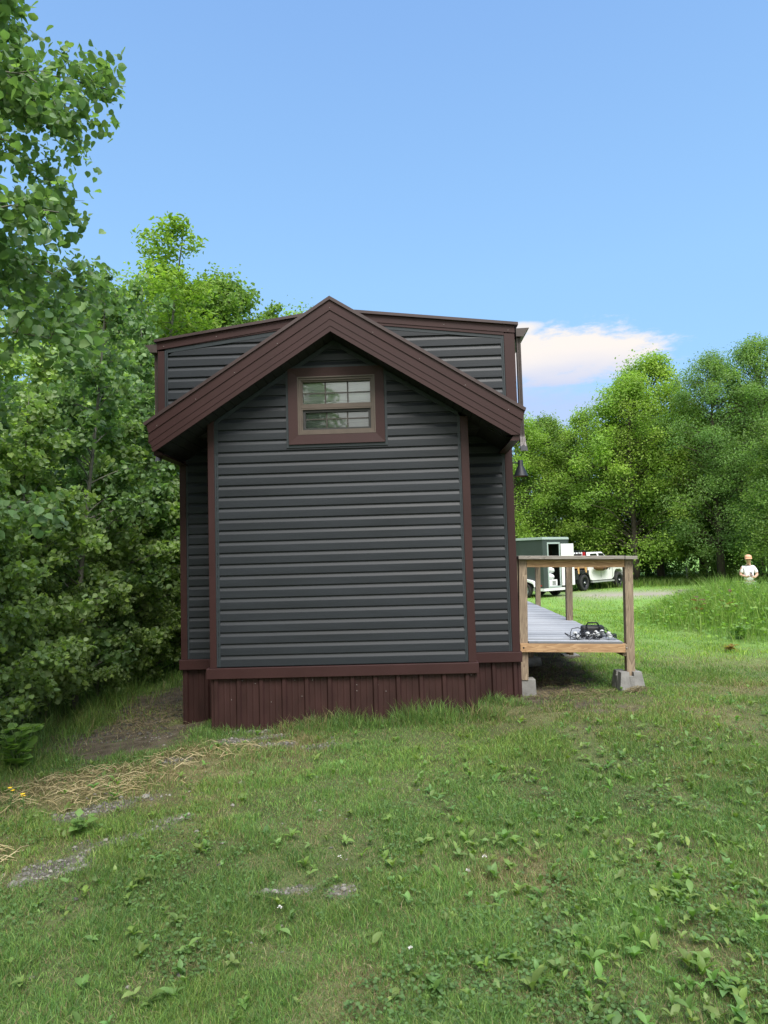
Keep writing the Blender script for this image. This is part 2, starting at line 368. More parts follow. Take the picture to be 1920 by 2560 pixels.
def m_dry(x, y):
    m = ell(x, y, -1.85, -1.45, 0.75, 0.75, 20, 0.5, 2)+0.6*ell(x, y, -1.0, -0.9, 0.8, 0.6, 0, 0.5)+0.55*ell(x, y, 2.3, -0.25, 1.1, 0.5, 0, 0.5, 3)
    m = m+0.5*ell(x, y, 4.6, 2.6, 1.2, 0.7, 0, 0.5, 6)+0.6*ell(x, y, 4.6, 0.8, 0.9, 0.35, 0, 0.5, 6)+0.5*ell(x, y, 1.1, -3.3, 0.35, 0.2, 0, 0.5)+0.5*ell(x, y, -2.0, -3.2, 0.5, 0.6)
    m = m+0.45*ss(fbm(x, y, 1.3, 12), 0.55, 0.75)
    return np.clip(m, 0, 1)

def axis_pts(lo, hi, fine_lo, fine_hi, step, grow=1.22):
    c = list(np.arange(fine_lo, fine_hi+1e-6, step)); s = step; v = fine_hi
    while v < hi: s *= grow; v += s; c.append(min(v, hi))
    s = step; v = fine_lo; pre = []
    while v > lo: s *= grow; v -= s; pre.append(max(v, lo))
    return np.array(pre[::-1]+c)
gx = axis_pts(-900, 900, -4.2, 6.5, 0.06); gy = axis_pts(-900, 1500, -5.6, 4.0, 0.06)
XX, YY = np.meshgrid(gx, gy); ZZ = ground_z(XX, YY)
V = np.stack([XX.ravel(), YY.ravel(), ZZ.ravel()], 1)
nx, ny = len(gx), len(gy)
idx = np.arange(nx*ny).reshape(ny, nx)
F = np.stack([idx[:-1, :-1].ravel(), idx[:-1, 1:].ravel(), idx[1:, 1:].ravel(), idx[1:, :-1].ravel()], 1)
def ground_color(x, y):
    n = fbm(x, y, 2.2, 21)[:, None]; n2 = vnoise(x, y, 14, 2)[:, None]
    soil = np.array([0.075, 0.090, 0.036]); green = np.array([0.115, 0.200, 0.048]); dry = np.array([0.20, 0.16, 0.085])
    mulch = np.array([0.085, 0.07, 0.05]); grav = np.array([0.13, 0.12, 0.10])
    far = ss(np.hypot(x-0.6, y+7), 7, 16)[:, None]
    c = soil*(0.5+n)+0*green
    c = c*(1-far)+green*1.25*(0.7+0.6*n)*far
    d = m_dry(x, y)[:, None]*0.5; c = c*(1-d)+dry*(0.6+0.7*n2)*d
    p = m_path(x, y)[:, None]; c = c*(1-p)+mulch*(0.5+n2)*p
    g = m_gravel(x, y)[:, None]; c = c*(1-g)+grav*(0.5+0.7*n2)*g
    r = m_road(x, y)[:, None]; c = c*(1-r)+np.array([0.30, 0.27, 0.23])*(0.7+0.5*n)*r
    return c
M_GROUND = tint_mat('lawn soil', 0, 0.95, 0.1)
nt = M_GROUND.node_tree; b = nt.nodes['Principled BSDF']
t = nt.nodes.new('ShaderNodeTexCoord'); n = nt.nodes.new('ShaderNodeTexNoise'); n.inputs['Scale'].default_value = 45; n.inputs['Detail'].default_value = 5
nt.links.new(t.outputs['Object'], n.inputs['Vector'])
bp = nt.nodes.new('ShaderNodeBump'); bp.inputs['Strength'].default_value = 0.8; bp.inputs['Distance'].default_value = 0.02
nt.links.new(n.outputs['Fac'], bp.inputs['Height']); nt.links.new(bp.outputs[0], b.inputs['Normal'])
ground = np_mesh('ground', V, F, M_GROUND, ground_color(V[:, 0], V[:, 1]), smooth=True); kind(ground, 'structure')

# blades -----------------------------------------------------------------------------------
def blades(name, x, y, h, w, col, lean=0.5, z=None, material=None, flat=None, curl=0.6):
    n = len(x); z = ground_z(x, y) if z is None else z
    a = rng.uniform(0, 2*np.pi, n) if flat is None else flat
    dx, dy = np.cos(a), np.sin(a)                       # lean direction
    ln = np.abs(rng.normal(0, lean, n))+0.1
    b = rng.uniform(0, 2*np.pi, n); wx, wy = np.cos(b)*w/2, np.sin(b)*w/2
    s = np.sqrt(1+ln*ln); hz = h/s; hl = h*ln/s
    base = np.stack([x, y, z-0.008], 1)
    mid = base+np.stack([dx*hl*0.4, dy*hl*0.4, hz*0.62], 1)
    tip = base+np.stack([dx*hl*(1+curl*0.3), dy*hl*(1+curl*0.3), hz*(1.0-curl*0.12)], 1)
    W = np.stack([wx, wy, np.zeros(n)], 1)
    V = np.stack([base-W, base+W, mid-W*0.8, mid+W*0.8, tip], 1).reshape(-1, 3)
    k = np.arange(n)*5
    F = np.concatenate([np.stack([k, k+1, k+3], 1), np.stack([k, k+3, k+2], 1), np.stack([k+2, k+3, k+4], 1)])
    C = np.repeat(col, 5, axis=0)
    return np_mesh(name, V, F, material or M_GRASS, C)
def in_house(x, y):
    return ((x > -1.41) & (x < 1.26) & (y > -0.02) & (y < 0.7)) | ((x > -1.89) & (x < 1.8) & (y > 0.6) & (y < 12))
GREENS = np.array([[0.122, 0.235, 0.052], [0.172, 0.292, 0.066], [0.100, 0.210, 0.062], [0.220, 0.312, 0.090], [0.138, 0.238, 0.084]])
STRAWS = np.array([[0.30, 0.24, 0.12], [0.22, 0.18, 0.09], [0.36, 0.30, 0.17]])
def lawn_points(n, rmin, rmax, spread):
    # same count for every ring of the picture: nearer ground carries more blades
    r = np.exp(rng.uniform(np.log(rmin), np.log(rmax), n)); a = rng.uniform(-spread, spread, n)
    return 0.587+r*np.sin(a), -7.026+r*np.cos(a), r
def lawn(n, rmin, rmax, hmul, wmul):
    x, y, r = lawn_points(n, rmin, rmax, 0.92)
    d = m_dry(x, y); p = m_path(x, y); g = m_gravel(x, y); rd = m_road(x, y)
    tuft = fbm(x, y, 3.5, 31); lush = fbm(x, y, 0.9, 41)
    keep = rng.uniform(0, 1, len(x)) < (1-0.93*p)*(1-0.62*g)*(1-0.30*d)*(1-0.97*rd)*(0.65+0.5*tuft)*(0.7+0.3*ss(tuft, 0.28, 0.5))
    keep &= ~in_house(x, y)
    keep &= ~((x < -3.6) & (y > -0.5))
    x, y, r, d, tuft, lush = x[keep], y[keep], r[keep], d[keep], tuft[keep], lush[keep]; n = len(x)
    h = (0.022+0.05*ss(tuft, 0.3, 0.75)*rng.uniform(0.5, 1.2, n)+0.012*lush)*hmul*rng.uniform(0.6, 1.3, n)
    # ranker grass along the skirting, the posts and the left edge
    edge = (1-ss(np.abs(y+0.05), 0.05, 0.3))*(ss(x, -1.6, -0.4)*0.6+0.5)*((x > -1.6) & (x < 1.5))
    edge = edge+(1-ss(np.hypot(x-1.55, y-0.45), 0.1, 0.4))*0.7
    edge = edge+ss(-x, 2.35, 3.2)*1.1*(rng.uniform(0, 1, n) > 0.3)
    h = h*(1+2.2*edge)
    w = np.clip(0.0023*wmul*(0.6+r*0.2), 0.0026, 0.05)*rng.uniform(0.6, 1.3, n)
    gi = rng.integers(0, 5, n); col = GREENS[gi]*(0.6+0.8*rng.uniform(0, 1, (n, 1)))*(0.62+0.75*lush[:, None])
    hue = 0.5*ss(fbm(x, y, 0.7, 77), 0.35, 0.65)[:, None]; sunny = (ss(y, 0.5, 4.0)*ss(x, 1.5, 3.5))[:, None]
    col = col*(1+np.array([0.28, 0.06, -0.15])*hue)*(1+np.array([0.35, 0.30, -0.1])*sunny)  # sunlit brightness of the open far lawn put into the blade colour
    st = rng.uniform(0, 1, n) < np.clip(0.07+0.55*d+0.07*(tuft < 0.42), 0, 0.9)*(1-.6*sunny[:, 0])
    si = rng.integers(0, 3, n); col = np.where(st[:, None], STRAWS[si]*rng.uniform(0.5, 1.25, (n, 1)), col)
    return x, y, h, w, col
parts = [lawn(1200000, 2.2, 9.5, 0.95, 1.0), lawn(330000, 8.5, 24, 1.2, 1.0), lawn(110000, 22, 60, 1.6, 1.0)]
x, y, h, w, col = [np.concatenate(q) for q in zip(*parts)]
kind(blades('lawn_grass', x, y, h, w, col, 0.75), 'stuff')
x, y, r = lawn_points(80000, 2.2, 12, 0.92); k = ~in_house(x, y) & (rng.uniform(0, 1, len(x)) < 0.25+0.9*fbm(x, y, 1.6, 88)) & (m_gravel(x, y) < 0.6); x, y, r = x[k], y[k], r[k]; n = len(x)
tc_ = np.where(rng.uniform(0, 1, n)[:, None] < 0.6, STRAWS[rng.integers(0, 3, n)]*rng.uniform(.35, 1.0, (n, 1)), np.array([[0.10, 0.075, 0.045]])*rng.uniform(.6, 1.4, (n, 1)))
kind(blades('grass_thatch', x, y, rng.uniform(.02, .055, n), np.clip(.0016+.0002*r, .0018, .006), tc_, 3.0, z=ground_z(x, y)+.012, material=M_STRAW), 'stuff')

# dead straw lying flat ---------------------------------------------------------------------
def straw(n, cx, cy, rx, ry, ang, spread):
    a = rng.uniform(0, 2*np.pi, n); q = np.sqrt(rng.uniform(0, 1, n))*rng.uniform(0.6, 1.15, n)
    u, v = rx*q*np.cos(a), ry*q*np.sin(a); t_ = rad(ang)
    return cx+u*math.cos(t_)-v*math.sin(t_), cy+u*math.sin(t_)+v*math.cos(t_), rad(ang)+rng.normal(0, spread, n)+np.pi*rng.integers(0, 2, n)
sx, sy, sa = [np.concatenate(q) for q in zip(straw(620, -1.9, -1.5, 0.78, 0.66, 25, 0.9), straw(160, -1.1, -0.8, 0.6, 0.35, 10, 0.9),
             straw(520, -2.45, 1.2, 0.6, 1.0, 20, 1.3), straw(260, 2.3, 0.45, 0.5, 0.35, 0, 1.5), straw(500, -2.1, -3.0, 0.35, 0.4, 30, 0.6),
             straw(150, 3.05, 0.5, 0.16, 0.10, 0, 1.5), straw(500, 2.3, 1.8, 0.55, 1.0, 0, 1.5))]
n = len(sx); L = rng.uniform(0.05, 0.22, n)
bz = ground_z(sx, sy)+rng.uniform(0.004, 0.03, n)
dx, dy = np.cos(sa)*L/2, np.sin(sa)*L/2; bend = rng.normal(0, 0.22, n)*L
P0 = np.stack([sx-dx, sy-dy, bz], 1); P1 = np.stack([sx-dy/L*bend, sy+dx/L*bend, bz+rng.uniform(0, 0.035, n)], 1); P2 = np.stack([sx+dx, sy+dy, bz-0.004], 1)
Wd = np.stack([-np.sin(sa)*0.0019, np.cos(sa)*0.0019, np.full(n, 0.001)], 1)
V = np.stack([P0-Wd, P0+Wd, P1-Wd, P1+Wd, P2-Wd, P2+Wd], 1).reshape(-1, 3); k = np.arange(n)*6
F = np.concatenate([np.stack([k, k+1, k+3, k+2], 1), np.stack([k+2, k+3, k+5, k+4], 1)])
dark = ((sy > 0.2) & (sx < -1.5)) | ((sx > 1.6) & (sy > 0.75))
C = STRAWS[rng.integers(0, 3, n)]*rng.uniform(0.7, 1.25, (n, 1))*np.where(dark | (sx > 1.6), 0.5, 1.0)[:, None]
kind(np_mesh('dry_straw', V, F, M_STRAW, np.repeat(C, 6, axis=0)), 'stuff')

# gravel ------------------------------------------------------------------------------------
OCT = np.array([[1, 0, 0], [-1, 0, 0], [0, 1, 0], [0, -1, 0], [0, 0, 1], [0, 0, -1], [.6, .6, .4], [-.6, .5, .45], [.5, -.6, .45], [-.5, -.6, .4]])
OF = np.array([[4, 6, 7], [4, 7, 9], [4, 9, 8], [4, 8, 6], [6, 0, 2], [6, 2, 7], [7, 2, 1], [7, 1, 9], [9, 1, 3], [9, 3, 8], [8, 3, 0], [8, 0, 6]])
cx = rng.uniform(-2.2, 0.7, 90000); cy = rng.uniform(-4.2, 0.3, 90000)
k = (rng.uniform(0, 1, 90000) < m_gravel(cx, cy)**1.6*0.26+0.003) & ~in_house(cx, cy)
cx, cy = cx[k][:6500], cy[k][:6500]
ux = rng.uniform(-3.2, -1.85, 5000); uy = rng.uniform(0.1, 4, 5000); k = rng.uniform(0, 1, 5000) < m_path(ux, uy)*0.55
vx = rng.uniform(1.7, 3.0, 3000); vy = rng.uniform(0.7, 6, 3000); k2 = rng.uniform(0, 1, 3000) < m_path(vx, vy)*0.35
cx = np.concatenate([cx, ux[k], vx[k2]]); cy = np.concatenate([cy, uy[k], vy[k2]]); n = len(cx)
R = rng.lognormal(-4.85, 0.42, n); S = np.stack([R*rng.uniform(.8, 1.4, n), R*rng.uniform(.8, 1.3, n), R*rng.uniform(.5, .9, n)], 1)
ang = rng.uniform(0, 6.28, n); ca, sa_ = np.cos(ang), np.sin(ang)
O = OCT[None]*S[:, None]*rng.uniform(0.8, 1.15, (n, len(OCT), 1))
O = np.stack([O[..., 0]*ca[:, None]-O[..., 1]*sa_[:, None], O[..., 0]*sa_[:, None]+O[..., 1]*ca[:, None], O[..., 2]], -1)
V = (O+np.stack([cx, cy, ground_z(cx, cy)+R*0.2], 1)[:, None]).reshape(-1, 3)
F = (OF[None]+(np.arange(n)*len(OCT))[:, None, None]).reshape(-1, 3)
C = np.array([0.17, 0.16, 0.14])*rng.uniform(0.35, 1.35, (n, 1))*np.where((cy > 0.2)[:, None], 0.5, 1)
kind(np_mesh('gravel_stones', V, F, M_STONE, np.repeat(C, len(OCT), axis=0)), 'stuff')

# leaves as folded polygons -------------------------------------------------------------------
def leaf_geo(P, N, D, size, shape='round', fold=0.25):
    """P centre, N normal, D tip direction (all (n,3)); returns V,F"""
    D = D-N*(D*N).sum(1, keepdims=True); D /= np.linalg.norm(D, axis=1, keepdims=True)+1e-9
    S = np.cross(N, D); s = size[:, None]
    if shape == 'round':
        T = [(-.5, 0, 0), (.55, 0, 0), (-.22, .46, fold), (.22, .42, fold), (-.22, -.46, fold), (.22, -.42, fold)]
    elif shape == 'aspen':
        T = [(-.45, 0, .02), (-.5, .16, .06), (-.34, .38, .13), (-.08, .48, .17), (.2, .38, .12), (.42, .16, .04), (.6, 0, -.03), (.42, -.16, .04), (.2, -.38, .12), (-.08, -.48, .17), (-.34, -.38, .13), (-.5, -.16, .06), (.0, 0, .0)]
        V = np.stack([P+s*(a*D+b_*S+c*N) for a, b_, c in T], 1).reshape(-1, 3); k = np.arange(len(P))*13
        return V, np.concatenate([np.stack([k+12, k+(i+1) % 12, k+i], 1) for i in range(12)])
    elif shape == 'plantain':
        T = [(-.62, .03, .0), (-.62, -.03, .0), (-.30, 0, .06), (-.05, 0, .12), (.25, 0, .10), (.58, 0, -.04), (-.32, .17, .12), (-.05, .27, .20), (.25, .2, .16), (-.32, -.17, .12), (-.05, -.27, .20), (.25, -.2, .16)]
        V = np.stack([P+s*(a*D+b_*S+c*N) for a, b_, c in T], 1).reshape(-1, 3); k = np.arange(len(P))*12
        q = [(0, 1, 2, 2), (0, 2, 6, 6), (1, 9, 2, 2), (2, 3, 7, 6), (3, 4, 8, 7), (4, 5, 8, 8), (2, 9, 10, 3), (3, 10, 11, 4), (4, 11, 5, 5)]
        F = []
        for t_ in q:
            F.append(np.stack([k+t_[0], k+t_[1], k+t_[2]], 1))
            if t_[3] != t_[2]: F.append(np.stack([k+t_[0], k+t_[2], k+t_[3]], 1))
        return V, np.concatenate(F)
    elif shape == 'long':
        T = [(-.5, 0, 0), (.5, 0, -.1), (-.2, .2, fold*.5), (.2, .17, fold*.4), (-.2, -.2, fold*.5), (.2, -.17, fold*.4)]
    else:
        T = [(-.5, 0, 0), (.5, 0, 0), (-.05, .38, fold), (0.02, .38, fold), (-.05, -.38, fold), (0.02, -.38, fold)]
    V = np.stack([P+s*(a*D+b_*S+c*N) for a, b_, c in T], 1).reshape(-1, 3)
    k = np.arange(len(P))*6
    F = np.concatenate([np.stack([k, k+1, k+3, k+2], 1), np.stack([k+1, k, k+4, k+5], 1)])
    return V, F
def unit(n):
    v = rng.normal(0, 1, (n, 3)); return v/np.linalg.norm(v, axis=1, keepdims=True)

# plantain, dandelion and clover in the lawn ---------------------------------------------------
def rosettes(n, rmin, rmax, right_bias):
    x, y, r = lawn_points(n, rmin, rmax, 0.85)
    pr = 0.10+1.15*ss(x, 0.2, 2.2)*(1-ss(y, -1.8, 0.0))+0.35*ss(fbm(x, y, 1.7, 51), 0.5, 0.65)
    k = (rng.uniform(0, 1, n) < pr*right_bias) & ~in_house(x, y) & (m_path(x, y) < 0.3) & (m_gravel(x, y) < 0.5)
    return x[k], y[k]
rx, ry = rosettes(5200, 2.2, 9.5, 0.8)
Pn, Nn, Dn, Sn, Cn, stemV = [], [], [], [], [], []
for X, Y in zip(rx, ry):
    k = rng.integers(2, 7); a0 = rng.uniform(0, 6.28); sc = rng.uniform(0.6, 1.25)
    gz = float(ground_z(X, Y)); base = np.array([0.150, 0.255, 0.062])*rng.uniform(0.7, 1.2)*np.array([rng.uniform(.85, 1.25), 1, rng.uniform(.8, 1.3)])
    for j in range(k):
        a = a0+6.28*j/k+rng.normal(0, .3); tl = rng.uniform(0.1, 1.0); s = sc*rng.uniform(0.018, 0.046)*(1 if rng.uniform() < .95 else 1.3)
        d = np.array([math.cos(a), math.sin(a), 0])*math.cos(tl)+np.array([0, 0, math.sin(tl)])
        nrm = -np.array([math.cos(a), math.sin(a), 0])*math.sin(tl)+np.array([0, 0, math.cos(tl)])
        Pn.append(np.array([X, Y, gz+0.012+rng.uniform(0, .02)])+d*s*0.62); Nn.append(nrm+rng.normal(0, .18, 3)); Dn.append(d); Sn.append(s); Cn.append(base*rng.uniform(.8, 1.2))
Pn, Nn, Dn = map(np.array, (Pn, Nn, Dn)); Nn /= np.linalg.norm(Nn, axis=1, keepdims=True)
V, F = leaf_geo(Pn, Nn, Dn, np.array(Sn)*1.15, 'plantain')
kind(np_mesh('broadleaf_weeds', V, F, M_LEAF, np.repeat(np.array(Cn), 12, axis=0), smooth=True), 'stuff')
# small clover leaves thickening the sward
x, y, r = lawn_points(60000, 2.2, 10, 0.9)
k = (fbm(x, y, 2.1, 61) > 0.55) & ~in_house(x, y) & (m_path(x, y) < 0.3) & (m_gravel(x, y) < 0.3); x, y = x[k], y[k]; n = len(x)
Nc = unit(n)*0.5; Nc[:, 2] = 1; Nc /= np.linalg.norm(Nc, axis=1, keepdims=True)
V, F = leaf_geo(np.stack([x, y, ground_z(x, y)+rng.uniform(.01, .045, n)], 1), Nc, unit(n), rng.uniform(.008, .02, n), 'round', .1)
kind(np_mesh('clover_leaves', V, F, M_LEAF, np.repeat(np.array([[.10, .18, .055]])*rng.uniform(.7, 1.3, (n, 1)), 6, axis=0)), 'stuff')
fl = MB()
for X, Y in zip(rng.uniform(-0.4, 2.2, 40), rng.uniform(-4.5, -2.8, 40)):
    if rng.uniform() < 0.8: continue
    gz = float(ground_z(X, Y))
    for j in range(14):
        d = Vector(unit(1)[0]); d.z = abs(d.z); c = Vector((X, Y, gz+0.05))+d*0.007
        fl.tube([c, c+d*0.006], [0.0022, 0.0005], 4)
kind(fl.build('clover_blossom', mat('clover white', (0.75, 0.72, 0.68), 0.7)), 'stuff')
# ------------------------------------------------------------------ the house
def attach(o, parent):
    """parent a part that was built in world coordinates"""
    o.parent = parent
    o.matrix_parent_inverse = (Matrix.Translation(parent.location) @ parent.rotation_euler.to_matrix().to_4x4()).inverted()
    return o
LAP = 0.1143
PROF = [(0.0, 0.001), (0.0, 0.0185), (0.066, 0.0165), (0.070, 0.0155), (0.1035, 0.0015), (LAP, 0.001)]   # dutch lap: z, stand-off
def siding(mb, origin, ux, nrm, spans, z0, z1, phase=0.0):
    """ux: direction along the wall, nrm: outward; spans(z) -> list of (a, b) along ux"""
    o, ux, nrm = Vector(origin), Vector(ux), Vector(nrm)
    i0 = int(math.floor((z0-phase)/LAP)); i1 = int(math.ceil((z1-phase)/LAP))
    for i in range(i0, i1):
        zb = phase+i*LAP
        for (za, da), (zc, dc) in zip(PROF[:-1], PROF[1:]):
            a, c = max(z0, zb+za), min(z1, zb+zc)
            if c < a or (c == a and za != zc): continue
            S0 = spans(a, zb+LAP*0.5); S1 = spans(c, zb+LAP*0.5)
            for (p, q), (r, s) in zip(S0, S1):
                if q-p < 1e-3 and s-r < 1e-3: continue
                q, s = max(p, q), max(r, s)
                mb.face([o+ux*p+nrm*da+Vector((0, 0, a)), o+ux*q+nrm*da+Vector((0, 0, a)), o+ux*s+nrm*dc+Vector((0, 0, c)), o+ux*r+nrm*dc+Vector((0, 0, c))])

house = thing('tiny_house', 'dark slate lap sided tiny house with burgundy brown trim and steep front gable', 'house', (-0.07, 3.0, -0.65))
def hp(mb, name, m=None, bevel=0, parent=None):
    o = mb.build(name, m, None, bevel)
    if parent is None: return attach(o, house)
    o.parent = parent; o.matrix_parent_inverse = (Matrix.Translation(house.location)).inverted()   # sub-parts keep world coordinates too
    if parent.type == 'MESH': o.matrix_parent_inverse = Matrix.Identity(4)
    return o
YB = 9.8                                   # back of the house
APX, APZ = -0.092, 3.65                    # ridge of the front gable
SL, SR = 0.646, 0.6295
def gz(x, off=0.0): return APZ-off-(SL*(APX-x) if x < APX else SR*(x-APX))

# walls -----------------------------------------------------------------------------------
def bump_spans(z, zc):
    l, r = -1.338, 1.172
    l = max(l, APX-(APZ-0.352-z)/SL); r = min(r, APX+(APZ-0.352-z)/SR)
    if 2.286 < zc < 2.975: return [(l, -0.46), (0.31, r)]
    return [(l, r)]
b = MB(); siding(b, (0, 0, 0), (1, 0, 0), (0, -1, 0), bump_spans, -0.01, 3.29)
hp(b, 'front_wall', M_SIDING)
b = MB()
siding(b, (0, 0.62, 0), (1, 0, 0), (0, -1, 0), lambda z, c: [(-1.82, -1.40)], 0.0, 2.62)
hp(b, 'main_wall', M_SIDING)
b = MB(); siding(b, (0, 0.62, 0), (1, 0, 0), (0, -1, 0), lambda z, c: [(1.255, 1.675)], 0.0, 2.62)
hp(b, 'main_wall', M_SIDING)
def up_spans(z, zc):
    xa = APX-(APZ-z-0.20)/SL; xb = APX+(APZ-z-0.20)/SR
    tl = -1.815+max(0, (z-3.248)/0.125); tr = 1.628-max(0, (z-3.268)/0.1275)
    return [(max(-1.815, tl), min(xa, -0.1)), (max(xb, -0.08), min(1.628, tr))]
b = MB(); siding(b, (0, 0.0, 0), (1, 0, 0), (0, -1, 0), up_spans, 2.5, 3.46, -0.005)
hp(b, 'loft_wall', M_SIDING)
b = MB()
siding(b, (-1.885, 0, 0), (0, -1, 0), (-1, 0, 0), lambda z, c: [(-YB+0.02, -0.66)] if c < 2.3 else [(-YB+0.02, -0.06)], 0.0, 3.3)
siding(b, (1.76, 0, 0), (0, 1, 0), (1, 0, 0), lambda z, c: [(0.66, YB-0.02)] if c < 2.3 else [(0.06, YB-0.02)], 0.0, 3.3)
hp(b, 'side_wall', M_SIDING)
b = MB()                                    # sheathing behind the cladding: closes the volume
b.box(-1.88, 1.755, 0.66, YB, -0.62, 2.36); b.box(-1.88, 1.755, 0.16, YB+0.004, 2.365, 3.24); b.box(-1.88, -0.62, 0.02, 0.158, 2.52, 3.24); b.box(0.48, 1.755, 0.02, 0.158, 2.52, 3.24); b.box(-0.619, 0.479, 0.02, 0.158, 2.98, 3.239)
b.prism([(-1.88, 3.25), (1.755, 3.25), (1.755, 3.27), (-0.09, 3.5), (-1.88, 3.25)][:4], 0.025, YB)
b.box(-1.40, -1.26, 0.004, 0.655, -0.1, 2.45); b.box(1.10, 1.253, 0.004, 0.655, -0.1, 2.45)
hp(b, 'sheathing', M_SOFFIT)

# corner trim and channels -----------------------------------------------------------------
for x0, x1, y0, y1, z0, z1 in ((-1.407, -1.340, -0.026, 0.60, -0.012, 2.50), (1.179, 1.258, -0.026, 0.60, -0.012, 2.46),
                               (-1.902, -1.832, 0.594, 0.70, -0.003, 2.32), (1.707, 1.790, 0.594, 0.70, -0.003, 2.34),
                               (-1.915, -1.846, -0.026, 0.06, 2.40, 3.245), (1.655, 1.764, -0.026, 0.06, 2.42, 3.30)):
    b = MB(); b.box(x0, x1, y0, y1, z0, z1); hp(b, 'corner_trim', M_TRIM, 0.003)

b = MB()
for x0, x1, y, z0, z1 in ((-1.338, -1.322, -0.022, 0.0, 2.49), (-1.318, -1.302, -0.019, 0.0, 2.50), (1.150, 1.163, -0.019, 0.0, 2.49), (1.166, 1.177, -0.022, 0.0, 2.47),
                          (-1.830, -1.812, 0.600, 0.0, 2.3), (1.673, 1.688, 0.601, 0.0, 2.3), (1.690, 1.705, 0.598, 0.0, 2.3), (1.262, 1.285, 0.60, 0.0, 2.3), (-1.43, -1.412, 0.6, 0.0, 2.3),
                          (-1.844, -1.829, -0.022, 2.45, 3.25), (-1.826, -1.812, -0.019, 2.45, 3.235), (1.624, 1.637, -0.019, 2.45, 3.25), (1.639, 1.653, -0.022, 2.45, 3.29)):
    b.box(x0, x1, y, y+0.03, z0, z1)
# channel under the soffit on the front wall
for s in (-1, 1):
    xe = -1.32 if s < 0 else 1.165
    e = gz(xe, 0.352); a = gz(APX, 0.352)
    b.prism([(xe, e-0.045), (xe, e), (APX, a), (APX, a-0.045)][::s], -0.021, 0.0)
    # channel under the loft fascia
b.prism([(-1.815, 3.226), (-1.842, 3.262), (-0.09, 3.488), (-0.09, 3.442)], -0.020, 0.0)
b.prism([(1.650, 3.246), (1.655, 3.276), (-0.09, 3.487), (-0.09, 3.452)][::-1], -0.020, 0.0)
hp(b, 'channel_trim', M_JCH)

# sill boards and skirting ------------------------------------------------------------------
b = MB()
b.box(-1.442, 1.277, -0.046, 0.55, -0.118, -0.013)
b.box(-1.917, -1.445, 0.572, 0.70, -0.112, -0.004); b.box(1.28, 1.807, 0.572, 0.70, -0.112, -0.004)
b.box(-1.917, -1.86, 0.702, YB, -0.112, -0.004); b.box(1.75, 1.807, 0.702, YB, -0.112, -0.004)
hp(b, 'sill_board', M_TRIM, 0.004)
def ribbed(mb, x0, x1, y, phase, z0, z1):
    pts = [(x0, 0.0)]
    k = math.floor((x0-phase)/0.2286)
    while phase+k*0.2286 < x1+0.1:
        c = phase+k*0.2286
        for q in ((-0.030, 0), (-0.016, .020), (0.016, .020), (0.030, 0)) : pts.append((c+q[0], q[1]))
        for m_ in (0.085, 0.145):
            for q in ((-0.012, 0), (-0.004, .0035), (0.004, .0035), (0.012, 0)): pts.append((c+m_+q[0], q[1]))
        k += 1
    pts = [p for p in pts if x0 <= p[0] <= x1]+[(x1, 0.0)]
    mb.grid([[(x, y-d, z1) for x, d in pts], [(x, y-d, z0) for x, d in pts]], smooth=False)
b = MB()
ribbed(b, -1.395, 1.25, -0.002, -1.125, -0.9, -0.119)
ribbed(b, -1.885, -1.40, 0.628, -1.70+0.3, -0.95, -0.113); ribbed(b, 1.255, 1.79, 0.628, 1.501, -0.8, -0.113)
for x0, x1, y0 in ((-1.402, -1.372, -0.010), (1.236, 1.257, -0.010), (-1.893, -1.868, 0.62), (1.765, 1.797, 0.62)):
    b.box(x0, x1, y0, 0.7, -0.95, -0.1195)
b.box(-1.400, -1.395, 0.0, 0.64, -0.95, -0.1195); b.box(1.251, 1.2565, 0.0, 0.64, -0.95, -0.1195)
b.box(-1.890, -1.884, 0.7, YB, -0.95, -0.1195); b.box(1.785, 1.793, 0.7, YB, -0.95, -0.1195)
b.mat(M_SCREW)
hpk = b
skirt = MB(); skirt.v, skirt.f, skirt.sm = b.v, b.f, b.sm; skirt.mats = [M_SKIRT, M_SCREW]; skirt.m = [0]*len(b.f); skirt.cur = 1
for x, z in ((-1.09, -0.145), (-0.958, -0.175), (-1.20, -0.33), (-0.80, -0.36), (-0.56, -0.15), (-0.38, -0.145), (-0.383, -0.155), (0.06, -0.21), (0.27, -0.215), (-0.49, -0.31), (0.06, -0.27), (0.35, -0.28), (1.20, -0.14)):
    skirt.lathe([(0.0, 0.004), (0.004, 0.003), (0.0055, 0)], Matrix.Translation((x, -0.006, z)) @ Matrix.Rotation(rad(90), 4, 'X'), 6)
hp(skirt, 'skirting')

# gable roof ----------------------------------------------------------------------------------
def band(off0, off1, xl0, xl1, xr0, xr1, clip=None):
    P = [(xl0, gz(xl0, off0)), (APX, APZ-off0), (xr0, gz(xr0, off0)), (xr1, gz(xr1, off1)), (APX, APZ-off1), (xl1, gz(xl1, off1))]
    if clip:
        P = P[:3]+[(xr1, clip[1]), (xr1+(clip[1]-gz(xr1, off1))/-SR if False else APX+(APZ-off1-clip[1])/SR, clip[1]), (APX, APZ-off1), (APX-(APZ-off1-clip[0])/SL, clip[0]), (xl1, clip[0])]
    return P
def ringprism(mb, P, y0, y1):
    """concave chevron: split at the apex into two convex halves"""
    n = len(P)
    ia = 1; ib = [i for i in range(n) if abs(P[i][0]-APX) < 1e-6 and i != 1][0]
    left = [P[ib]]+P[ib+1:]+[P[0], P[1]]; right = [P[1]]+P[2:ib+1]
    for q in (left, right): mb.prism(q[::-1] if area(q) > 0 else q, y0, y1)
b = MB()
ringprism(b, band(0.0, 0.036, -1.964, -1.950, 1.800, 1.790), -0.318, -0.10)
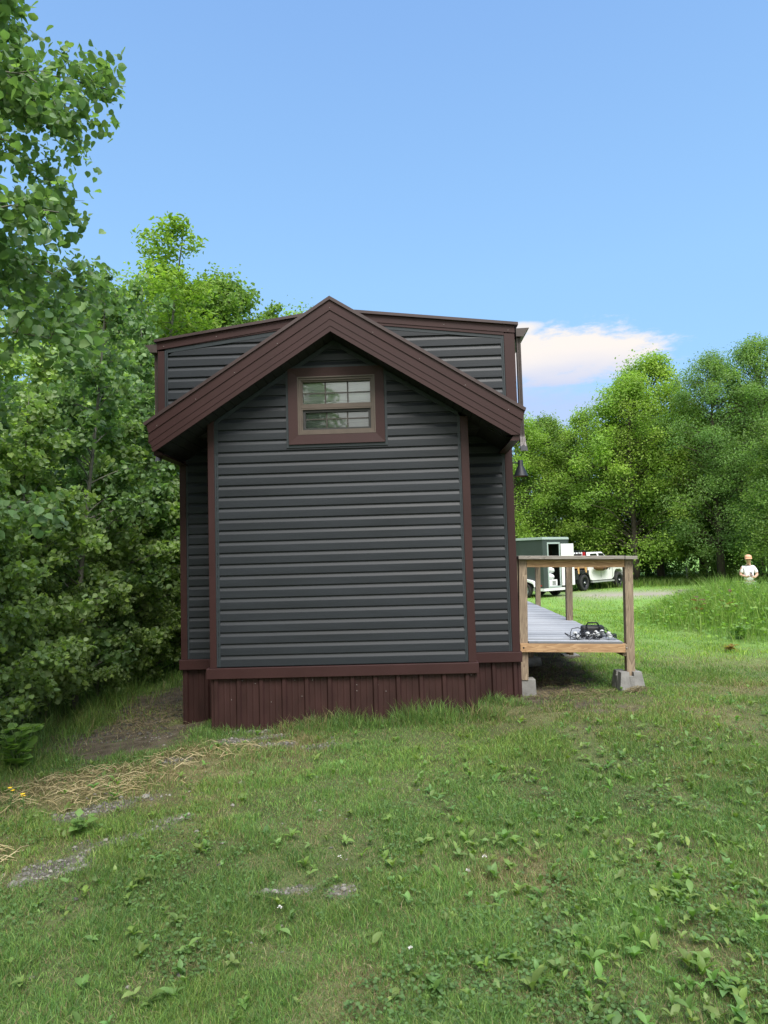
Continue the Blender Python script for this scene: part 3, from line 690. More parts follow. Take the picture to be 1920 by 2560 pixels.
ringprism(b, band(0.004, 0.036, -1.935, -1.93, 1.765, 1.762), -0.10, 0.60)
hp(b, 'gable_roof', M_ROOF)
b = MB()
ringprism(b, band(0.036, 0.137, -1.937, -1.914, 1.788, 1.764), -0.302, -0.275)
ringprism(b, band(0.137, 0.200, -1.916, -1.918, 1.762, 1.740), -0.2935, -0.275)
ringprism(b, band(0.200, 0.226, -1.918, -1.919, 1.740, 1.738), -0.296, -0.275)
ringprism(b, band(0.226, 0.268, -1.919, -1.890, 1.738, 1.736), -0.2915, -0.275)
ringprism(b, band(0.268, 0.295, -1.889, -1.888, 1.736, 1.734), -0.295, -0.275)
ringprism(b, band(0.295, 0.350, -1.888, -1.882, 1.734, 1.730, (2.158, 2.203)), -0.2905, -0.275)
b.mat(M_TRIM); fas = b
fas.mats = [M_TRIM, M_SCREW]; fas.cur = 1
for x in (-1.83, -1.44, -1.05, -0.62, -0.09, 0.33, 0.78, 1.22, 1.63):
    fas.lathe([(0.0, 0.004), (0.004, 0.003), (0.0055, 0)], Matrix.Translation((x, -0.302, gz(x, 0.118))) @ Matrix.Rotation(rad(90), 4, 'X'), 6)
hp(fas, 'rake_fascia')
b = MB()                                     # solid of the rake overhang, and the side eaves below the loft
ringprism(b, band(0.037, 0.335, -1.905, -1.885, 1.755, 1.728, (2.19, 2.23)), -0.274, -0.02)
b.prism([(-1.905, 2.19), (-1.905, 2.46), (-1.30, 2.86), (-1.30, 2.53), (-1.86, 2.17)], -0.019, 0.618)
b.prism([(1.755, 2.23), (1.755, 2.47), (1.12, 2.86), (1.12, 2.54), (1.70, 2.18)], -0.019, 0.618)
hp(b, 'eave_frame', M_SOFFIT)
b = MB()
for s, S in ((-1, SL), (1, SR)):
    tlen = 2.05; ca = 1/math.sqrt(1+S*S); k = 0
    while k*0.1016 < tlen:
        a, c = k*0.1016+0.004, (k+1)*0.1016-0.004
        xa, xc = APX+s*a*ca, APX+s*c*ca
        if abs(xc-APX) > (1.775 if s < 0 else 1.60): break
        yb = -0.018 if abs(xc-APX) < 1.235 else 0.60
        t_ = 0.008
        b.loft([(xa, -0.273, gz(xa, 0.338)), (xc, -0.273, gz(xc, 0.338)), (xc, -0.273, gz(xc, 0.338+t_)), (xa, -0.273, gz(xa, 0.338+t_))],
               [(xa, yb, gz(xa, 0.338)), (xc, yb, gz(xc, 0.338)), (xc, yb, gz(xc, 0.338+t_)), (xa, yb, gz(xa, 0.338+t_))])
        k += 1
hp(b, 'soffit', M_SOFFIT)
b = MB()                                     # boxed eave returns
b.prism([(1.640, 2.150), (1.728, 2.150), (1.750, 2.29), (1.735, 2.29)], -0.272, 0.59)
hp(b, 'eave_return', M_TRIM); b = MB()
b.prism([(-1.90, 2.130), (-1.80, 2.130), (-1.87, 2.185), (-1.90, 2.185)], -0.20, 0.59)
hp(b, 'eave_return', M_TRIM)

# loft roof -------------------------------------------------------------------------------------
b = MB()
b.prism([(-1.943, 3.333), (-1.943, 3.360), (-0.09, 3.620), (-0.09, 3.590)], -0.06, YB+0.1)
b.prism([(1.800, 3.370), (1.800, 3.399), (-0.09, 3.620), (-0.09, 3.590)][::-1], -0.06, YB+0.1)
hp(b, 'loft_roof', M_ROOF)
b = MB()
b.prism([(-1.920, 3.256), (-1.920, 3.335), (-0.09, 3.590), (-0.09, 3.512)], -0.034, 0.02)
b.prism([(1.766, 3.297), (1.766, 3.372), (-0.09, 3.590), (-0.09, 3.512)][::-1], -0.034, 0.02)
b.prism([(1.655, 3.278), (1.655, 3.308), (-0.09, 3.511), (-0.09, 3.488)][::-1], -0.028, 0.02)
b.prism([(-1.846, 3.263), (-1.846, 3.266), (-0.09, 3.511), (-0.09, 3.489)], -0.028, 0.02)
b.box(-1.919, -1.89, 0.03, YB, 3.22, 3.335); b.box(1.745, 1.765, 0.03, YB, 3.26, 3.372)
b.mats = [M_TRIM, M_SCREW]; b.cur = 1
for x, z in ((-1.85, 3.29), (-1.3, 3.372), (1.05, 3.41), (1.70, 3.325)):
    b.lathe([(0.0, 0.004), (0.004, 0.003), (0.0055, 0)], Matrix.Translation((x, -0.034, z)) @ Matrix.Rotation(rad(90), 4, 'X'), 6)
hp(b, 'loft_fascia')

# gutters and downspouts ---------------------------------------------------------------------------
b = MB(); b.prism([(1.779, 3.256), (1.855, 3.254), (1.862, 3.270), (1.872, 3.285), (1.882, 3.300), (1.886, 3.315), (1.911, 3.335), (1.911, 3.342), (1.779, 3.339)][::-1], -0.04, YB)
gr = hp(b, 'gutter', M_GUTTER)
b = MB(); b.prism([(-1.918, 3.229), (-1.991, 3.232), (-1.998, 3.25), (-2.012, 3.27), (-2.020, 3.285), (-2.043, 3.303), (-2.043, 3.310), (-1.918, 3.318)], -0.04, YB)
gl = hp(b, 'gutter', M_GUTTER)
def spout(mb, path, w, d):
    rows = []
    for (x, y, z), (sw, sd_), tilt in path:
        t_ = rad(tilt); ax = Vector((1, 0, 0)); ay = Vector((0, math.cos(t_), math.sin(t_)))
        prof = []
        for px, py in ((-1, -1), (-.55, -1), (-.45, -.82), (-.1, -.82), (0, -1), (.1, -.82), (.45, -.82), (.55, -1), (1, -1), (1, 1), (-1, 1)):
            prof.append(Vector((x, y, z))+ax*px*w/2*sw+ay*py*d/2*sd_)
        rows.append(prof)
    mb.grid(rows, smooth=False, close=True)
b = MB()
spout(b, [((1.808, 0.03, 3.26), (1.2, 1.2), 0), ((1.808, 0.03, 3.20), (1, 1), 0), ((1.806, 0.02, 2.30), (1, 1), 0), ((1.806, 0.02, 2.25), (1.02, 1.02), 0), ((1.806, 0.02, 2.235), (1.22, 1.15), 10), ((1.805, 0.0, 2.185), (1.3, 1.15), 25), ((1.804, -0.04, 2.13), (1.45, 1.25), 48), ((1.804, -0.068, 2.105), (1.75, 1.45), 55)], 0.042, 0.06)
lastrow = b.v[-11:]; cen = sum((Vector(p) for p in lastrow), Vector())/11; b.mats = [M_GUTTER, M_BLACK]; b.cur = 1
b.face([cen+(Vector(p)-cen)*.93 for p in lastrow])  # black face across the outlet, painted shade for the inside of the spout
hp(b, 'downspout')
b = MB()
spout(b, [((-1.945, 0.05, 3.25), (1, 1), 0), ((-1.942, 0.05, 2.30), (1, 1), 0), ((-1.93, 0.03, 2.2), (1.1, 1.1), 15), ((-1.905, -0.02, 2.15), (1.4, 1.2), 40), ((-1.90, -0.05, 2.12), (1.6, 1.3), 50)], 0.042, 0.06)
hp(b, 'downspout', M_GUTTER)

# window ---------------------------------------------------------------------------------------------
win = MB()
o4 = [(-0.566, 2.221), (0.416, 2.221), (0.416, 3.008), (-0.566, 3.008)]; i4 = [(-0.472, 2.318), (0.324, 2.318), (0.324, 2.920), (-0.472, 2.920)]
for k in range(4):
    j = (k+1) % 4
    a, c, d, e = o4[k], o4[j], i4[j], i4[k]
    g = 0.0008
    A = [(p[0], -0.042, p[1]) for p in (a, c)]+[(p[0], -0.034, p[1]) for p in (d, e)]
    B = [(p[0], 0.0, p[1]) for p in (a, c, d, e)]
    win.loft(A, B)
window = hp(win, 'window', M_TRIM)
def wp(mb, name, m): return hp(mb, name, m, 0, window)
b = MB()
for x0, x1, z0, z1 in ((-0.592, -0.568, 2.19, 3.03), (0.418, 0.442, 2.19, 3.03), (-0.567, 0.417, 2.19, 2.219), (-0.567, 0.417, 3.010, 3.03)):
    b.box(x0, x1, -0.027, 0.0, z0, z1); 
wp(b, 'window_channel', M_JCH)
b = MB()
def ring(mb, x0, x1, z0, z1, w, y0, y1, wb=None):
    wb = wb or w
    mb.box(x0, x0+w, y0, y1, z0, z1); mb.box(x1-w, x1, y0, y1, z0, z1)
    mb.box(x0+w, x1-w, y0, y1, z0, z0+wb); mb.box(x0+w, x1-w, y0, y1, z1-w, z1)
ring(b, -0.471, 0.323, 2.319, 2.919, 0.012, -0.036, 0.08)
ring(b, -0.459, 0.311, 2.331, 2.907, 0.022, -0.022, 0.08, 0.026)
ring(b, -0.437, 0.289, 2.624, 2.885, 0.016, -0.006, 0.06)
b.box(-0.441, 0.293, -0.014, 0.05, 2.595, 2.623)
ring(b, -0.437, 0.289, 2.357, 2.594, 0.014, -0.012, 0.05)
b.box(-0.428, -0.420, -0.016, 0.0, 2.44, 2.53)
wp(b, 'window_frame', M_WINFRAME)
b = MB(); ring(b, -0.423, 0.275, 2.371, 2.580, 0.026, 0.004, 0.03, 0.02)
wp(b, 'screen_frame', M_DARKSCREEN)
b = MB()
for z0, z1, x0, x1, y in ((2.640, 2.869, -0.421, 0.273, 0.018), (2.391, 2.580, -0.397, 0.249, 0.026)):
    for k in (1, 2):
        c = x0+(x1-x0)*k/3; b.box(c-0.007, c+0.007, y, y+0.006, z0, z1)
    zc = (z0+z1)/2
    for k in range(3):
        b.box(x0+(x1-x0)*k/3+0.0075*(k > 0), x0+(x1-x0)*(k+1)/3-0.0075*(k < 2), y+0.0005, y+0.0055, zc-0.006, zc+0.006)
wp(b, 'muntin_bars', mat('dark bronze grid bar', (0.035, 0.029, 0.024), 0.5))
for z0, z1, x0, x1, y in ((2.640, 2.869, -0.421, 0.273, 0.026), (2.391, 2.580, -0.397, 0.249, 0.034)):
    b = MB(); b.face([(x0, y, z0), (x1, y, z0), (x1, y, z1), (x0, y, z1)]); wp(b, 'window_pane', M_GLASS if z0 > 2.6 else M_GLASS_LOW)
b = MB()
rows = []; z = 2.34; k = 0
while z < 2.91:
    rows.append([(-0.435, 0.050+0.010*(k % 2), z), (0.287, 0.050+0.010*(k % 2), z)]); z += 0.012 if k % 2 else 0.045; k += 1
b.grid(rows, smooth=False)
for x in (-0.30, 0.15): b.box(x-0.003, x+0.003, 0.058, 0.061, 2.35, 2.89)
wp(b, 'window_blind', M_BLIND)
b = MB(); b.box(-0.46, 0.31, 0.13, 0.145, 2.32, 2.93); wp(b, 'dark_interior', M_SOFFIT)

# wall lamp -------------------------------------------------------------------------------------------
lamp = thing('wall_lamp', 'small black cone shaped barn lamp on the right corner of the house', 'lamp', (1.79, 0.85, 2.06))
b = MB(); b.lathe([(0, 0.028), (0.03, 0.026), (0.055, 0.012), (0.058, 0)], Matrix.Rotation(rad(90), 4, 'Y'), 20); b.build('wall_plate', M_BLACK, lamp)
b = MB(); b.tube([(0.02, 0, 0.015), (0.07, 0, 0.018), (0.115, 0, 0.012)], 0.008, 8); b.build('arm', M_BLACK, lamp)
b = MB(); b.lathe([(0.0, 0.045), (0.026, 0.045), (0.030, 0.040), (0.030, -0.018), (0.036, -0.026), (0.082, -0.135), (0.084, -0.138), (0.081, -0.139), (0.034, -0.03), (0.0, -0.02)], Matrix.Translation((0.128, 0, 0)), 28)
b.mats = [M_BLACK]; b.build('lamp_shade', M_BLACK, lamp)
b = MB(); b.lathe([(0.078, -0.134), (0.032, -0.034), (0, -0.034)], Matrix.Translation((0.128, 0, 0.0)), 28); b.build('shade_lining', M_COPPER, lamp)

# ------------------------------------------------------------------ the deck
TILT = 0.028
DX, DY = 1.80, 0.68
deck = thing('wooden_deck', 'weathered wooden deck with post and rail along the right side of the house', 'deck', (DX, DY, 0.0))
deck.rotation_euler = (0, TILT, 0)
def dz(x, y, z):                     # deck coordinates to world
    return Vector((DX, DY, 0))+Matrix.Rotation(TILT, 3, 'Y') @ Vector((x, y, z))
edge = lambda y: 1.108+0.028*y
b = MB(); y = -0.030; k = 0
while y < 8.9:
    w = 0.1375; j = rng.uniform(-0.006, 0.006); zj = rng.uniform(-0.0015, 0.0015)
    if -0.001 < y+w and y < 0.10:       # notch round the posts
        b.box(0.092, edge(y)+j, y, y+w, 0.076+zj, 0.100+zj); 
    else: b.box(0.004, edge(y)+j, y, y+w, 0.076+zj, 0.100+zj)
    y += w+0.015
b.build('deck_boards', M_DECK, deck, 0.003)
b = MB(); b.box(0.0, 1.126, -0.040, -0.002, -0.016, 0.074); b.mats = [M_RIM, M_BLACK]; b.cur = 1
b.lathe([(0, 0.006), (0.008, 0.005), (0.009, 0)], Matrix.Translation((0.035, -0.040, 0.031)) @ Matrix.Rotation(rad(90), 4, 'X'), 10)
b.build('rim_board', None, deck)
b = MB(); b.box(1.128, 1.152, -0.038, 0.0, -0.018, 0.066); b.box(1.11, 1.148, 0.0, 8.8, -0.06, 0.074); b.box(0.02, 0.05, 0.09, 8.8, -0.06, 0.0735); b.box(0.55, 0.59, 0.05, 8.8, -0.06, 0.0735)
b.mats = [M_RAILSIDE, M_SCREW]; b.cur = 1; b.lathe([(0, 0.006), (0.008, 0.005), (0.010, 0)], Matrix.Translation((1.141, -0.0385, 0.03)) @ Matrix.Rotation(rad(90), 4, 'X'), 10)
b.build('joists', None, deck)
for x, y, zb in ((0.0, 0.0, -0.325), (1.151, 0.0, -0.30), (1.085, 2.5, -0.55), (1.265, 5.85, -0.62), (1.35, 8.7, -0.7), (0.40, 1.9, -0.42)):
    b = MB(); top = 0.986 if x != 0.40 else 0.07
    b.box(x, x+0.089, y+0.0005, y+0.0895, zb, top); b.build('post', M_POST, deck, 0.004)
b = MB(); b.box(-0.012, 1.135, -0.062, 0.080, 0.987, 1.026); b.box(1.138, 1.272, -0.066, 0.080, 0.986, 1.024)
b.build('top_rail', M_GREYRAIL, deck, 0.005)
b = MB(); b.loft([(1.13, 0.083, 0.986), (1.27, 0.083, 0.986), (1.27, 0.083, 1.024), (1.13, 0.083, 1.024)], [(1.31, 8.8, 0.986), (1.45, 8.8, 0.986), (1.45, 8.8, 1.024), (1.31, 8.8, 1.024)])
b.build('top_rail', M_RAILSIDE, deck)
b = MB(); b.box(0.0892, 1.150, 0.004, 0.042, 0.900, 0.9862); b.build('under_rail', M_RIM, deck, 0.003)
b = MB(); b.loft([(1.18, 0.091, 0.9), (1.218, 0.091, 0.9), (1.218, 0.091, 0.986), (1.18, 0.091, 0.986)], [(1.37, 8.75, 0.9), (1.408, 8.75, 0.9), (1.408, 8.75, 0.986), (1.37, 8.75, 0.986)]); b.build('under_rail', M_RAILSIDE, deck)

def pier(label, x, y, top, bot, w0, w1, notch=True, rot=0):
    """tapered concrete deck block; the notch holds the post"""
    t_ = thing('deck_block', label, 'concrete block', (x, y, bot), rot, 'concrete blocks under the deck')
    h = top-bot; b = MB()
    A = [(-w1, -w1, 0), (w1, -w1, 0), (w1, w1, 0), (-w1, w1, 0)]; B = [(-w0, -w0, h), (w0, -w0, h), (w0, w0, h), (-w0, w0, h)]
    if notch:
        n_ = 0.024; q = 0.045
        def wall(a0, a1, b0, b1):       # corner wedge
            f0 = lambda v: v*w1/w0
            b.loft([(a0*w1/w0 if abs(a0) > n_ else a0, b0*w1/w0 if abs(b0) > n_ else b0, 0), (a1*w1/w0 if abs(a1) > n_ else a1, b0*w1/w0 if abs(b0) > n_ else b0, 0), (a1*w1/w0 if abs(a1) > n_ else a1, b1*w1/w0 if abs(b1) > n_ else b1, 0), (a0*w1/w0 if abs(a0) > n_ else a0, b1*w1/w0 if abs(b1) > n_ else b1, 0)],
                   [(a0, b0, h), (a1, b0, h), (a1, b1, h), (a0, b1, h)])
        for sx in (-1, 1):
            for sy in (-1, 1):
                wall(*(sorted((sx*w0, sx*n_))), *(sorted((sy*w0, sy*n_))))
        b.box(-n_, n_, -w0*1.15, w0*1.15, 0, h-q); b.box(-w0*1.15, -n_-1e-4, -n_, n_, 0, h-q); b.box(n_+1e-4, w0*1.15, -n_, n_, 0, h-q)
    else:
        b.loft(A, B)
    o = b.build('block', M_CONC, t_, 0.006 if not notch else 0)
    return t_
pier('notched concrete block under the outer corner post of the deck', 2.968, 0.745, -0.258, -0.50, 0.112, 0.148, True, rad(4))
pier('plain concrete block under the deck post beside the house', 1.87, 0.78, -0.322, -0.60, 0.088, 0.096, False)
pier('shaded concrete block in the dirt under the middle of the deck', 2.245, 2.62, -0.36, -0.62, 0.105, 0.135, False, rad(12))
pier('concrete block at the far side of the deck by the second rail post', 2.92, 3.24, -0.42, -0.75, 0.11, 0.14, False)

# string lights and bag on the deck ----------------------------------------------------------
top = 0.102
lights = thing('string_lights', 'tangled black string lights with clear bulbs piled on the deck corner', 'string lights', tuple(dz(0.83, 0.22, top)))
b = MB(); R_ = random.Random(5)
for k in range(9):
    cx, cy, r1, r2, a0 = R_.uniform(-.17, .17), R_.uniform(-.12, .12), R_.uniform(.06, .17), R_.uniform(.04, .11), R_.uniform(0, 6.28)
    pts = []
    for i in range(26):
        a = a0+i/25*R_.uniform(5.8, 6.3)*1.15
        pts.append((cx+r1*math.cos(a)+R_.gauss(0, .004), cy+r2*math.sin(a)+R_.gauss(0, .004), 0.008+0.075*abs(math.sin(a*1.5+k))*math.exp(-(cx*cx)*20)))
    b.tube(pts, 0.0045, 5)
b.tube([(-.24, -.05, .006), (-.23, 0.0, .06), (-.2, .04, .11), (-.13, .05, .12), (-.06, .03, .09)], 0.0045, 5)
b.tube([(-.27, -.13, .006), (-.2, -.1, .012), (-.1, -.06, .02)], 0.0045, 5)
b.tube([(.27, -.05, .006), (.22, .02, .06), (.12, .05, .12), (.02, .04, .14)], 0.0045, 5)
b.tube([(.24, .08, .02), (.20, .1, .10), (.1, .1, .13)], 0.0045, 5)
b.build('cord', M_BLACK, lights)
M_BULB = mat('clear bulb glass', (0.85, 0.87, 0.88), 0.08, spec=0.8); M_BULB.node_tree.nodes['Principled BSDF'].inputs['Transmission Weight'].default_value = 0.55
for k in range(13):
    x, y, z = R_.uniform(-.2, .2), R_.uniform(-.13, .06), R_.uniform(.025, .07)
    Mx = Matrix.Translation((x, y, z)) @ Euler((R_.uniform(0, 6), R_.uniform(0, 6), 0)).to_matrix().to_4x4()
    b = MB(); b.lathe([(0, -.032), (.014, -.029), (.024, -.018), (.027, -.004), (.022, .012), (.012, .022)], Mx, 12); bo = b.build('bulb', M_BULB, lights)
    b = MB(); b.lathe([(.012, .022), (.013, .045), (.006, .055), (0, .056)], Mx, 10); b.build('socket', M_BLACK, bo)
bag = thing('black_bag', 'small black padded bag behind the string lights on the deck', 'bag', tuple(dz(0.90, 0.42, top)), rad(-8))
b = MB(); b.box(-.13, .13, -.06, .06, 0, .13); o = b.build('bag_body', mat('black nylon', (0.02, 0.021, 0.023), 0.6, noise=0.2, bump=0.2, bscale=25), bag, 0.03)
b = MB(); b.box(-.08, -.06, -.064, -.059, .0, .125); b.box(.06, .08, -.064, -.059, .0, .125); b.tube([(-.07, -.03, .128), (-.05, -.03, .16), (.05, -.03, .16), (.07, -.03, .128)], .008, 6); b.build('strap', M_BLACK, bag)

# ------------------------------------------------------------------ trailer, truck and small things on the far lawn
def wheel(parent, loc, r, w, axis_sign, rim_mat, tyre_mat, name='wheel'):
    """wheel in the parent's coordinates; axle along local x or y is given by axis_sign = (ax, ay)"""
    ax = Vector((*axis_sign, 0)).normalized()
    Mx = Matrix.Translation(loc) @ ax.to_track_quat('Z', 'Y').to_matrix().to_4x4()
    b = MB()
    b.lathe([(r*.62, -w/2), (r*.9, -w/2), (r*.97, -w*.42), (r, -w*.3), (r, w*.3), (r*.97, w*.42), (r*.9, w/2), (r*.66, w/2), (r*.62, w*.40), (r*.62, -w/2)], Mx, 32)
    for k in range(26):                       # tread blocks
        M2 = Mx @ Matrix.Rotation(2*math.pi*k/26, 4, 'Z')
        b.box(r*.985, r*1.018, -r*.05, r*.05, -w*.38, w*.38, M2)
    o = b.build(name, tyre_mat, parent)
    b = MB()
    b.lathe([(r*.62, w*.42), (r*.57, w*.36), (r*.52, w*.15), (0, w*.12)], Mx, 28)
    b.lathe([(r*.17, w*.12), (r*.17, w*.36), (r*.12, w*.42), (0, w*.42)], Mx, 16)
    for k in range(8):
        M2 = Mx @ Matrix.Rotation(2*math.pi*(k+.5)/8, 4, 'Z')
        b.box(r*.14, r*.56, -r*.055, r*.055, w*.16, w*.34, M2)
    b.build('rim', rim_mat, o)
    b = MB(); b.lathe([(r*.13, w*.36), (r*.12, w*.45), (r*.07, w*.5), (0, w*.5)], Mx, 14); b.build('hub_cap', M_STEEL, o); return o
M_TYRE = mat('tyre rubber', (0.022, 0.022, 0.023), 0.85, noise=0.2)
M_STEEL = mat('silver wheel', (0.55, 0.56, 0.57), 0.4, metal=0.5)
M_WHITE = mat('white vehicle paint', (0.72, 0.73, 0.72), 0.3, noise=0.04, nscale=2)
M_TGREEN = mat('dark green grey trailer skin', (0.045, 0.058, 0.055), 0.4, noise=0.12, nscale=1.5)
M_ALU = mat('pale trailer edge metal', (0.36, 0.43, 0.41), 0.45, noise=0.06)
M_VGLASS = mat('dark car glass', (0.012, 0.014, 0.016), 0.08, spec=0.8)
M_BEDBLACK = mat('black truck bed steel', (0.02, 0.021, 0.024), 0.45, noise=0.2)
M_PLY = wood_mat('pale plank', (0.45, 0.28, 0.15), (0.27, 0.16, 0.08), 0.6, 'X')
M_YELLOW = mat('yellow pine stake', (0.60, 0.36, 0.13), 0.7, noise=0.1)
M_RED = mat('red lens', (0.5, 0.03, 0.035), 0.25)
M_BAGW = mat('white sack cloth', (0.70, 0.72, 0.74), 0.8, noise=0.08)
M_BROWN = mat('brown canvas', (0.16, 0.075, 0.035), 0.85, noise=0.3, nscale=12, bump=0.2)

tr = thing('cargo_trailer', 'dark green enclosed cargo trailer with its white rear door swung open', 'trailer', (6.74, 24.5, -0.95), rad(42))
b = MB(); TW, TL = 1.95, 5.6
DX0, DX1, DZ0, DZ1 = 0.40, 1.22, 0.50, 2.42
b.box(0, 0.03, 0.0, TL, 0.42, 2.62); b.box(TW-.03, TW, 0, TL, 0.42, 2.62); b.box(0.03, TW-.03, TL-.03, TL, 0.42, 2.62)
b.box(0.03, DX0, 0, 0.03, 0.42, 2.62); b.box(DX1, TW-.03, 0, 0.03, 0.42, 2.62); b.box(DX0, DX1, 0, 0.03, DZ1, 2.62)
b.box(0.03, TW-.03, 0.03, TL-.03, 0.42, 0.48); b.build('trailer_body', M_TGREEN, tr)
b = MB(); b.box(-.03, TW+.03, -.03, TL+.03, 2.621, 2.70); b.box(-.015, TW+.015, -.015, TL+.015, 2.701, 2.73); b.build('roof', M_ALU, tr)
b = MB(); b.box(-.012, TW+.012, -.02, TL, 0.30, 0.419); b.build('bottom_rail', M_WHITE, tr)
b = MB()
for x0, x1, z0, z1 in ((DX0-.07, DX0, DZ0-.06, DZ1+.07), (DX1, DX1+.07, DZ0-.06, DZ1+.07), (DX0, DX1, DZ1, DZ1+.07), (DX0, DX1, DZ0-.06, DZ0)): b.box(x0, x1, -.018, -.001, z0, z1)
b.build('door_frame', M_ALU, tr)
b = MB(); Mx = Matrix.Translation((DX1+.09, -.03, 0)) @ Matrix.Rotation(rad(-6), 4, 'Z'); b.box(0, 0.86, -.03, 0, DZ0, DZ1, Mx)
dr = b.build('door', M_WHITE, tr, 0.01)
b = MB(); b.box(.1, .3, -.045, -.031, 1.62, 1.66, Mx); b.box(.1, .13, -.06, -.031, 1.60, 1.68, Mx); b.build('door_latch', M_BLACK, dr)
b = MB(); b.box(0.04, TW-.04, 0.9, 0.92, 0.5, 2.5); b.build('interior', mat('dark plywood interior', (0.05, 0.035, 0.025), 0.8), tr)
for y in (1.25, 2.5, 3.75):
    b = MB(); b.box(-.006, -.0005, y, y+.05, .43, 2.61); b.build('side_seam', M_TGREEN, tr)
for y in (.12, 2.8):
    b = MB(); b.box(-.02, -.0005, y, y+.12, .52, .57); b.build('marker_light', M_RED, tr)
rows = []
for i in range(9):
    a = math.pi*i/8*1.0; rows.append([(-.24, 1.32-math.cos(a)*.98, .50+math.sin(a)**.6*.36), (.0, 1.32-math.cos(a)*.98, .50+math.sin(a)**.6*.36)])
b = MB(); b.grid(rows, smooth=False); b.grid([[(-.24, p[0][1], p[0][2]) for p in rows], [(-.24, p[0][1], p[0][2]-.09) for p in rows]], smooth=False); b.build('fender', M_WHITE, tr)
for y in (0.93, 1.78): wheel(tr, (-.12, y, .34), .34, .2, (-1, 0), M_STEEL, M_TYRE)
for y in (0.93, 1.78): wheel(tr, (TW+.12, y, .34), .34, .2, (1, 0), M_STEEL, M_TYRE)
def lump(mb, c, r, seed, sq=(1, 1, 1)):
    rr = random.Random(seed); M_, N_ = 8, 12; rows = []
    for i in range(M_+1):
        th = math.pi*i/M_; row = []
        for j in range(N_):
            ph = 2*math.pi*j/N_; q = 1+0.16*math.sin(3*ph+seed)*math.sin(2*th)+rr.uniform(-.05, .05)
            row.append((c[0]+r*sq[0]*q*math.sin(th)*math.cos(ph), c[1]+r*sq[1]*q*math.sin(th)*math.sin(ph), c[2]+r*sq[2]*q*math.cos(th)))
        rows.append(row)
    mb.grid(rows, True, True)
def world_of(root, p): return Matrix.Translation(root.location) @ root.rotation_euler.to_matrix().to_4x4() @ Vector(p)
for k, (lab, p, sq) in enumerate((('lower white cloth sack inside the trailer doorway', (.80, .30, .93), (1.35, .8, .62)), ('upper smaller white sack lying on top in the trailer doorway', (.90, .32, 1.22), (1.0, .8, .55)))):
    b = MB(); lump(b, (0, 0, 0), .24, k+1, sq); o = b.build('cloth_sack', M_BAGW); o.location = world_of(tr, p); o.rotation_euler = (0, 0, rad(42)); tag(o, lab, 'sack', 'white sacks in the trailer')
wbox = thing('storage_crate', 'white crate with a dark vent on the trailer floor under the sacks', 'crate', world_of(tr, (.82, .3, .485)), rad(42))
b = MB(); b.box(-.34, .34, -.2, .2, 0, .30); b.build('crate_body', M_WHITE, wbox, .02)
b = MB()
for k in range(5): b.box(-.05, .2, -.206, -.2005, .06+.04*k, .08+.04*k)
b.build('vent', M_BEDBLACK, wbox)

# pickup
tk = thing('pickup_truck', 'white crew cab pickup with black flat bed and wooden side boards', 'truck', (9.781, 29.269, -0.95), rad(46))
def side(mb, prof, y0, y1):
    mb.prism(prof if area(prof) < 0 else prof[::-1], y0, y1)
b = MB()        # x forward from the rear axle, y to the left; right flank at y = 0
low = [(.50, .58), (1.0, .50), (2.95, .50), (3.20, .62), (3.28, .88), (3.46, 1.02), (3.95, 1.02), (4.16, .9), (4.25, .62), (4.72, .58), (4.80, .72), (4.78, 1.15), (4.62, 1.28), (3.2, 1.36), (.50, 1.34)]
b.prism([(x, z) for x, z in low], .06, 1.96)
tk_body = b.build('truck_body', M_WHITE, tk, 0.03)
b = MB(); A = [(.60, .10, 1.35), (3.22, .10, 1.35), (3.22, 1.92, 1.35), (.60, 1.92, 1.35)]; B = [(.74, .24, 1.98), (2.32, .24, 2.0), (2.32, 1.78, 2.0), (.74, 1.78, 1.98)]
b.loft(A, B); b.build('cab_roof', M_WHITE, tk, 0.06)
def onside(x, z):     # point on the right side of the greenhouse
    t_ = (z-1.35)/.64; return (x, .10+.14*t_-.006, z)
b = MB(); b.face([onside(.92, 1.40), onside(1.70, 1.40), onside(1.68, 1.92), onside(1.0, 1.91)]); b.build('side_window', M_VGLASS, tk)
b = MB(); b.face([onside(1.84, 1.40), onside(2.90, 1.40), onside(2.34, 1.92), onside(1.86, 1.93)]); b.build('side_window', M_VGLASS, tk)
b = MB(); b.face([(3.14, .2, 1.42), (3.14, 1.8, 1.42), (2.40, 1.70, 1.93), (2.40, .3, 1.93)]); 
for v in range(len(b.v)): b.v[v] = (b.v[v][0]+.05, b.v[v][1], b.v[v][2]+.01)
b.build('windshield', M_VGLASS, tk)
for x in (1.77, 3.02):
    b = MB(); b.box(x, x+.02, .052, .0595, .62, 1.33); b.build('door_seam', M_BEDBLACK, tk)
b = MB(); b.box(.7, 3.0, -.06, .05, .40, .47); b.build('running_board', M_STEEL, tk)
for x in (1.36, 2.5):
    b = MB(); b.box(x, x+.16, .035, .058, 1.22, 1.25); b.build('door_handle', M_BLACK, tk)
b = MB(); b.box(2.75, 2.9, -.12, .06, 1.36, 1.62); b.build('wing_mirror', M_BLACK, tk, .02)
b = MB(); b.box(-1.45, .46, .02, 2.0, .92, 1.06)
b.prism([(-1.45, .62), (-.62, .62), (-.55, .80), (-.36, .915), (-1.45, .915)], .03, .30); b.prism([(.46, .60), (.56, .62), (.50, .80), (.36, .915), (.46, .915)][::-1], .03, .30)
for s in (0, 1): b.prism([(-1.45, .62), (-.62, .62), (-.55, .80), (-.36, .915), (-1.45, .915)], 1.7, 1.97)
b.box(-1.3, 4.2, .55, 1.5, .42, .6); b.build('flat_bed', M_BEDBLACK, tk)
rows = []
b = MB()
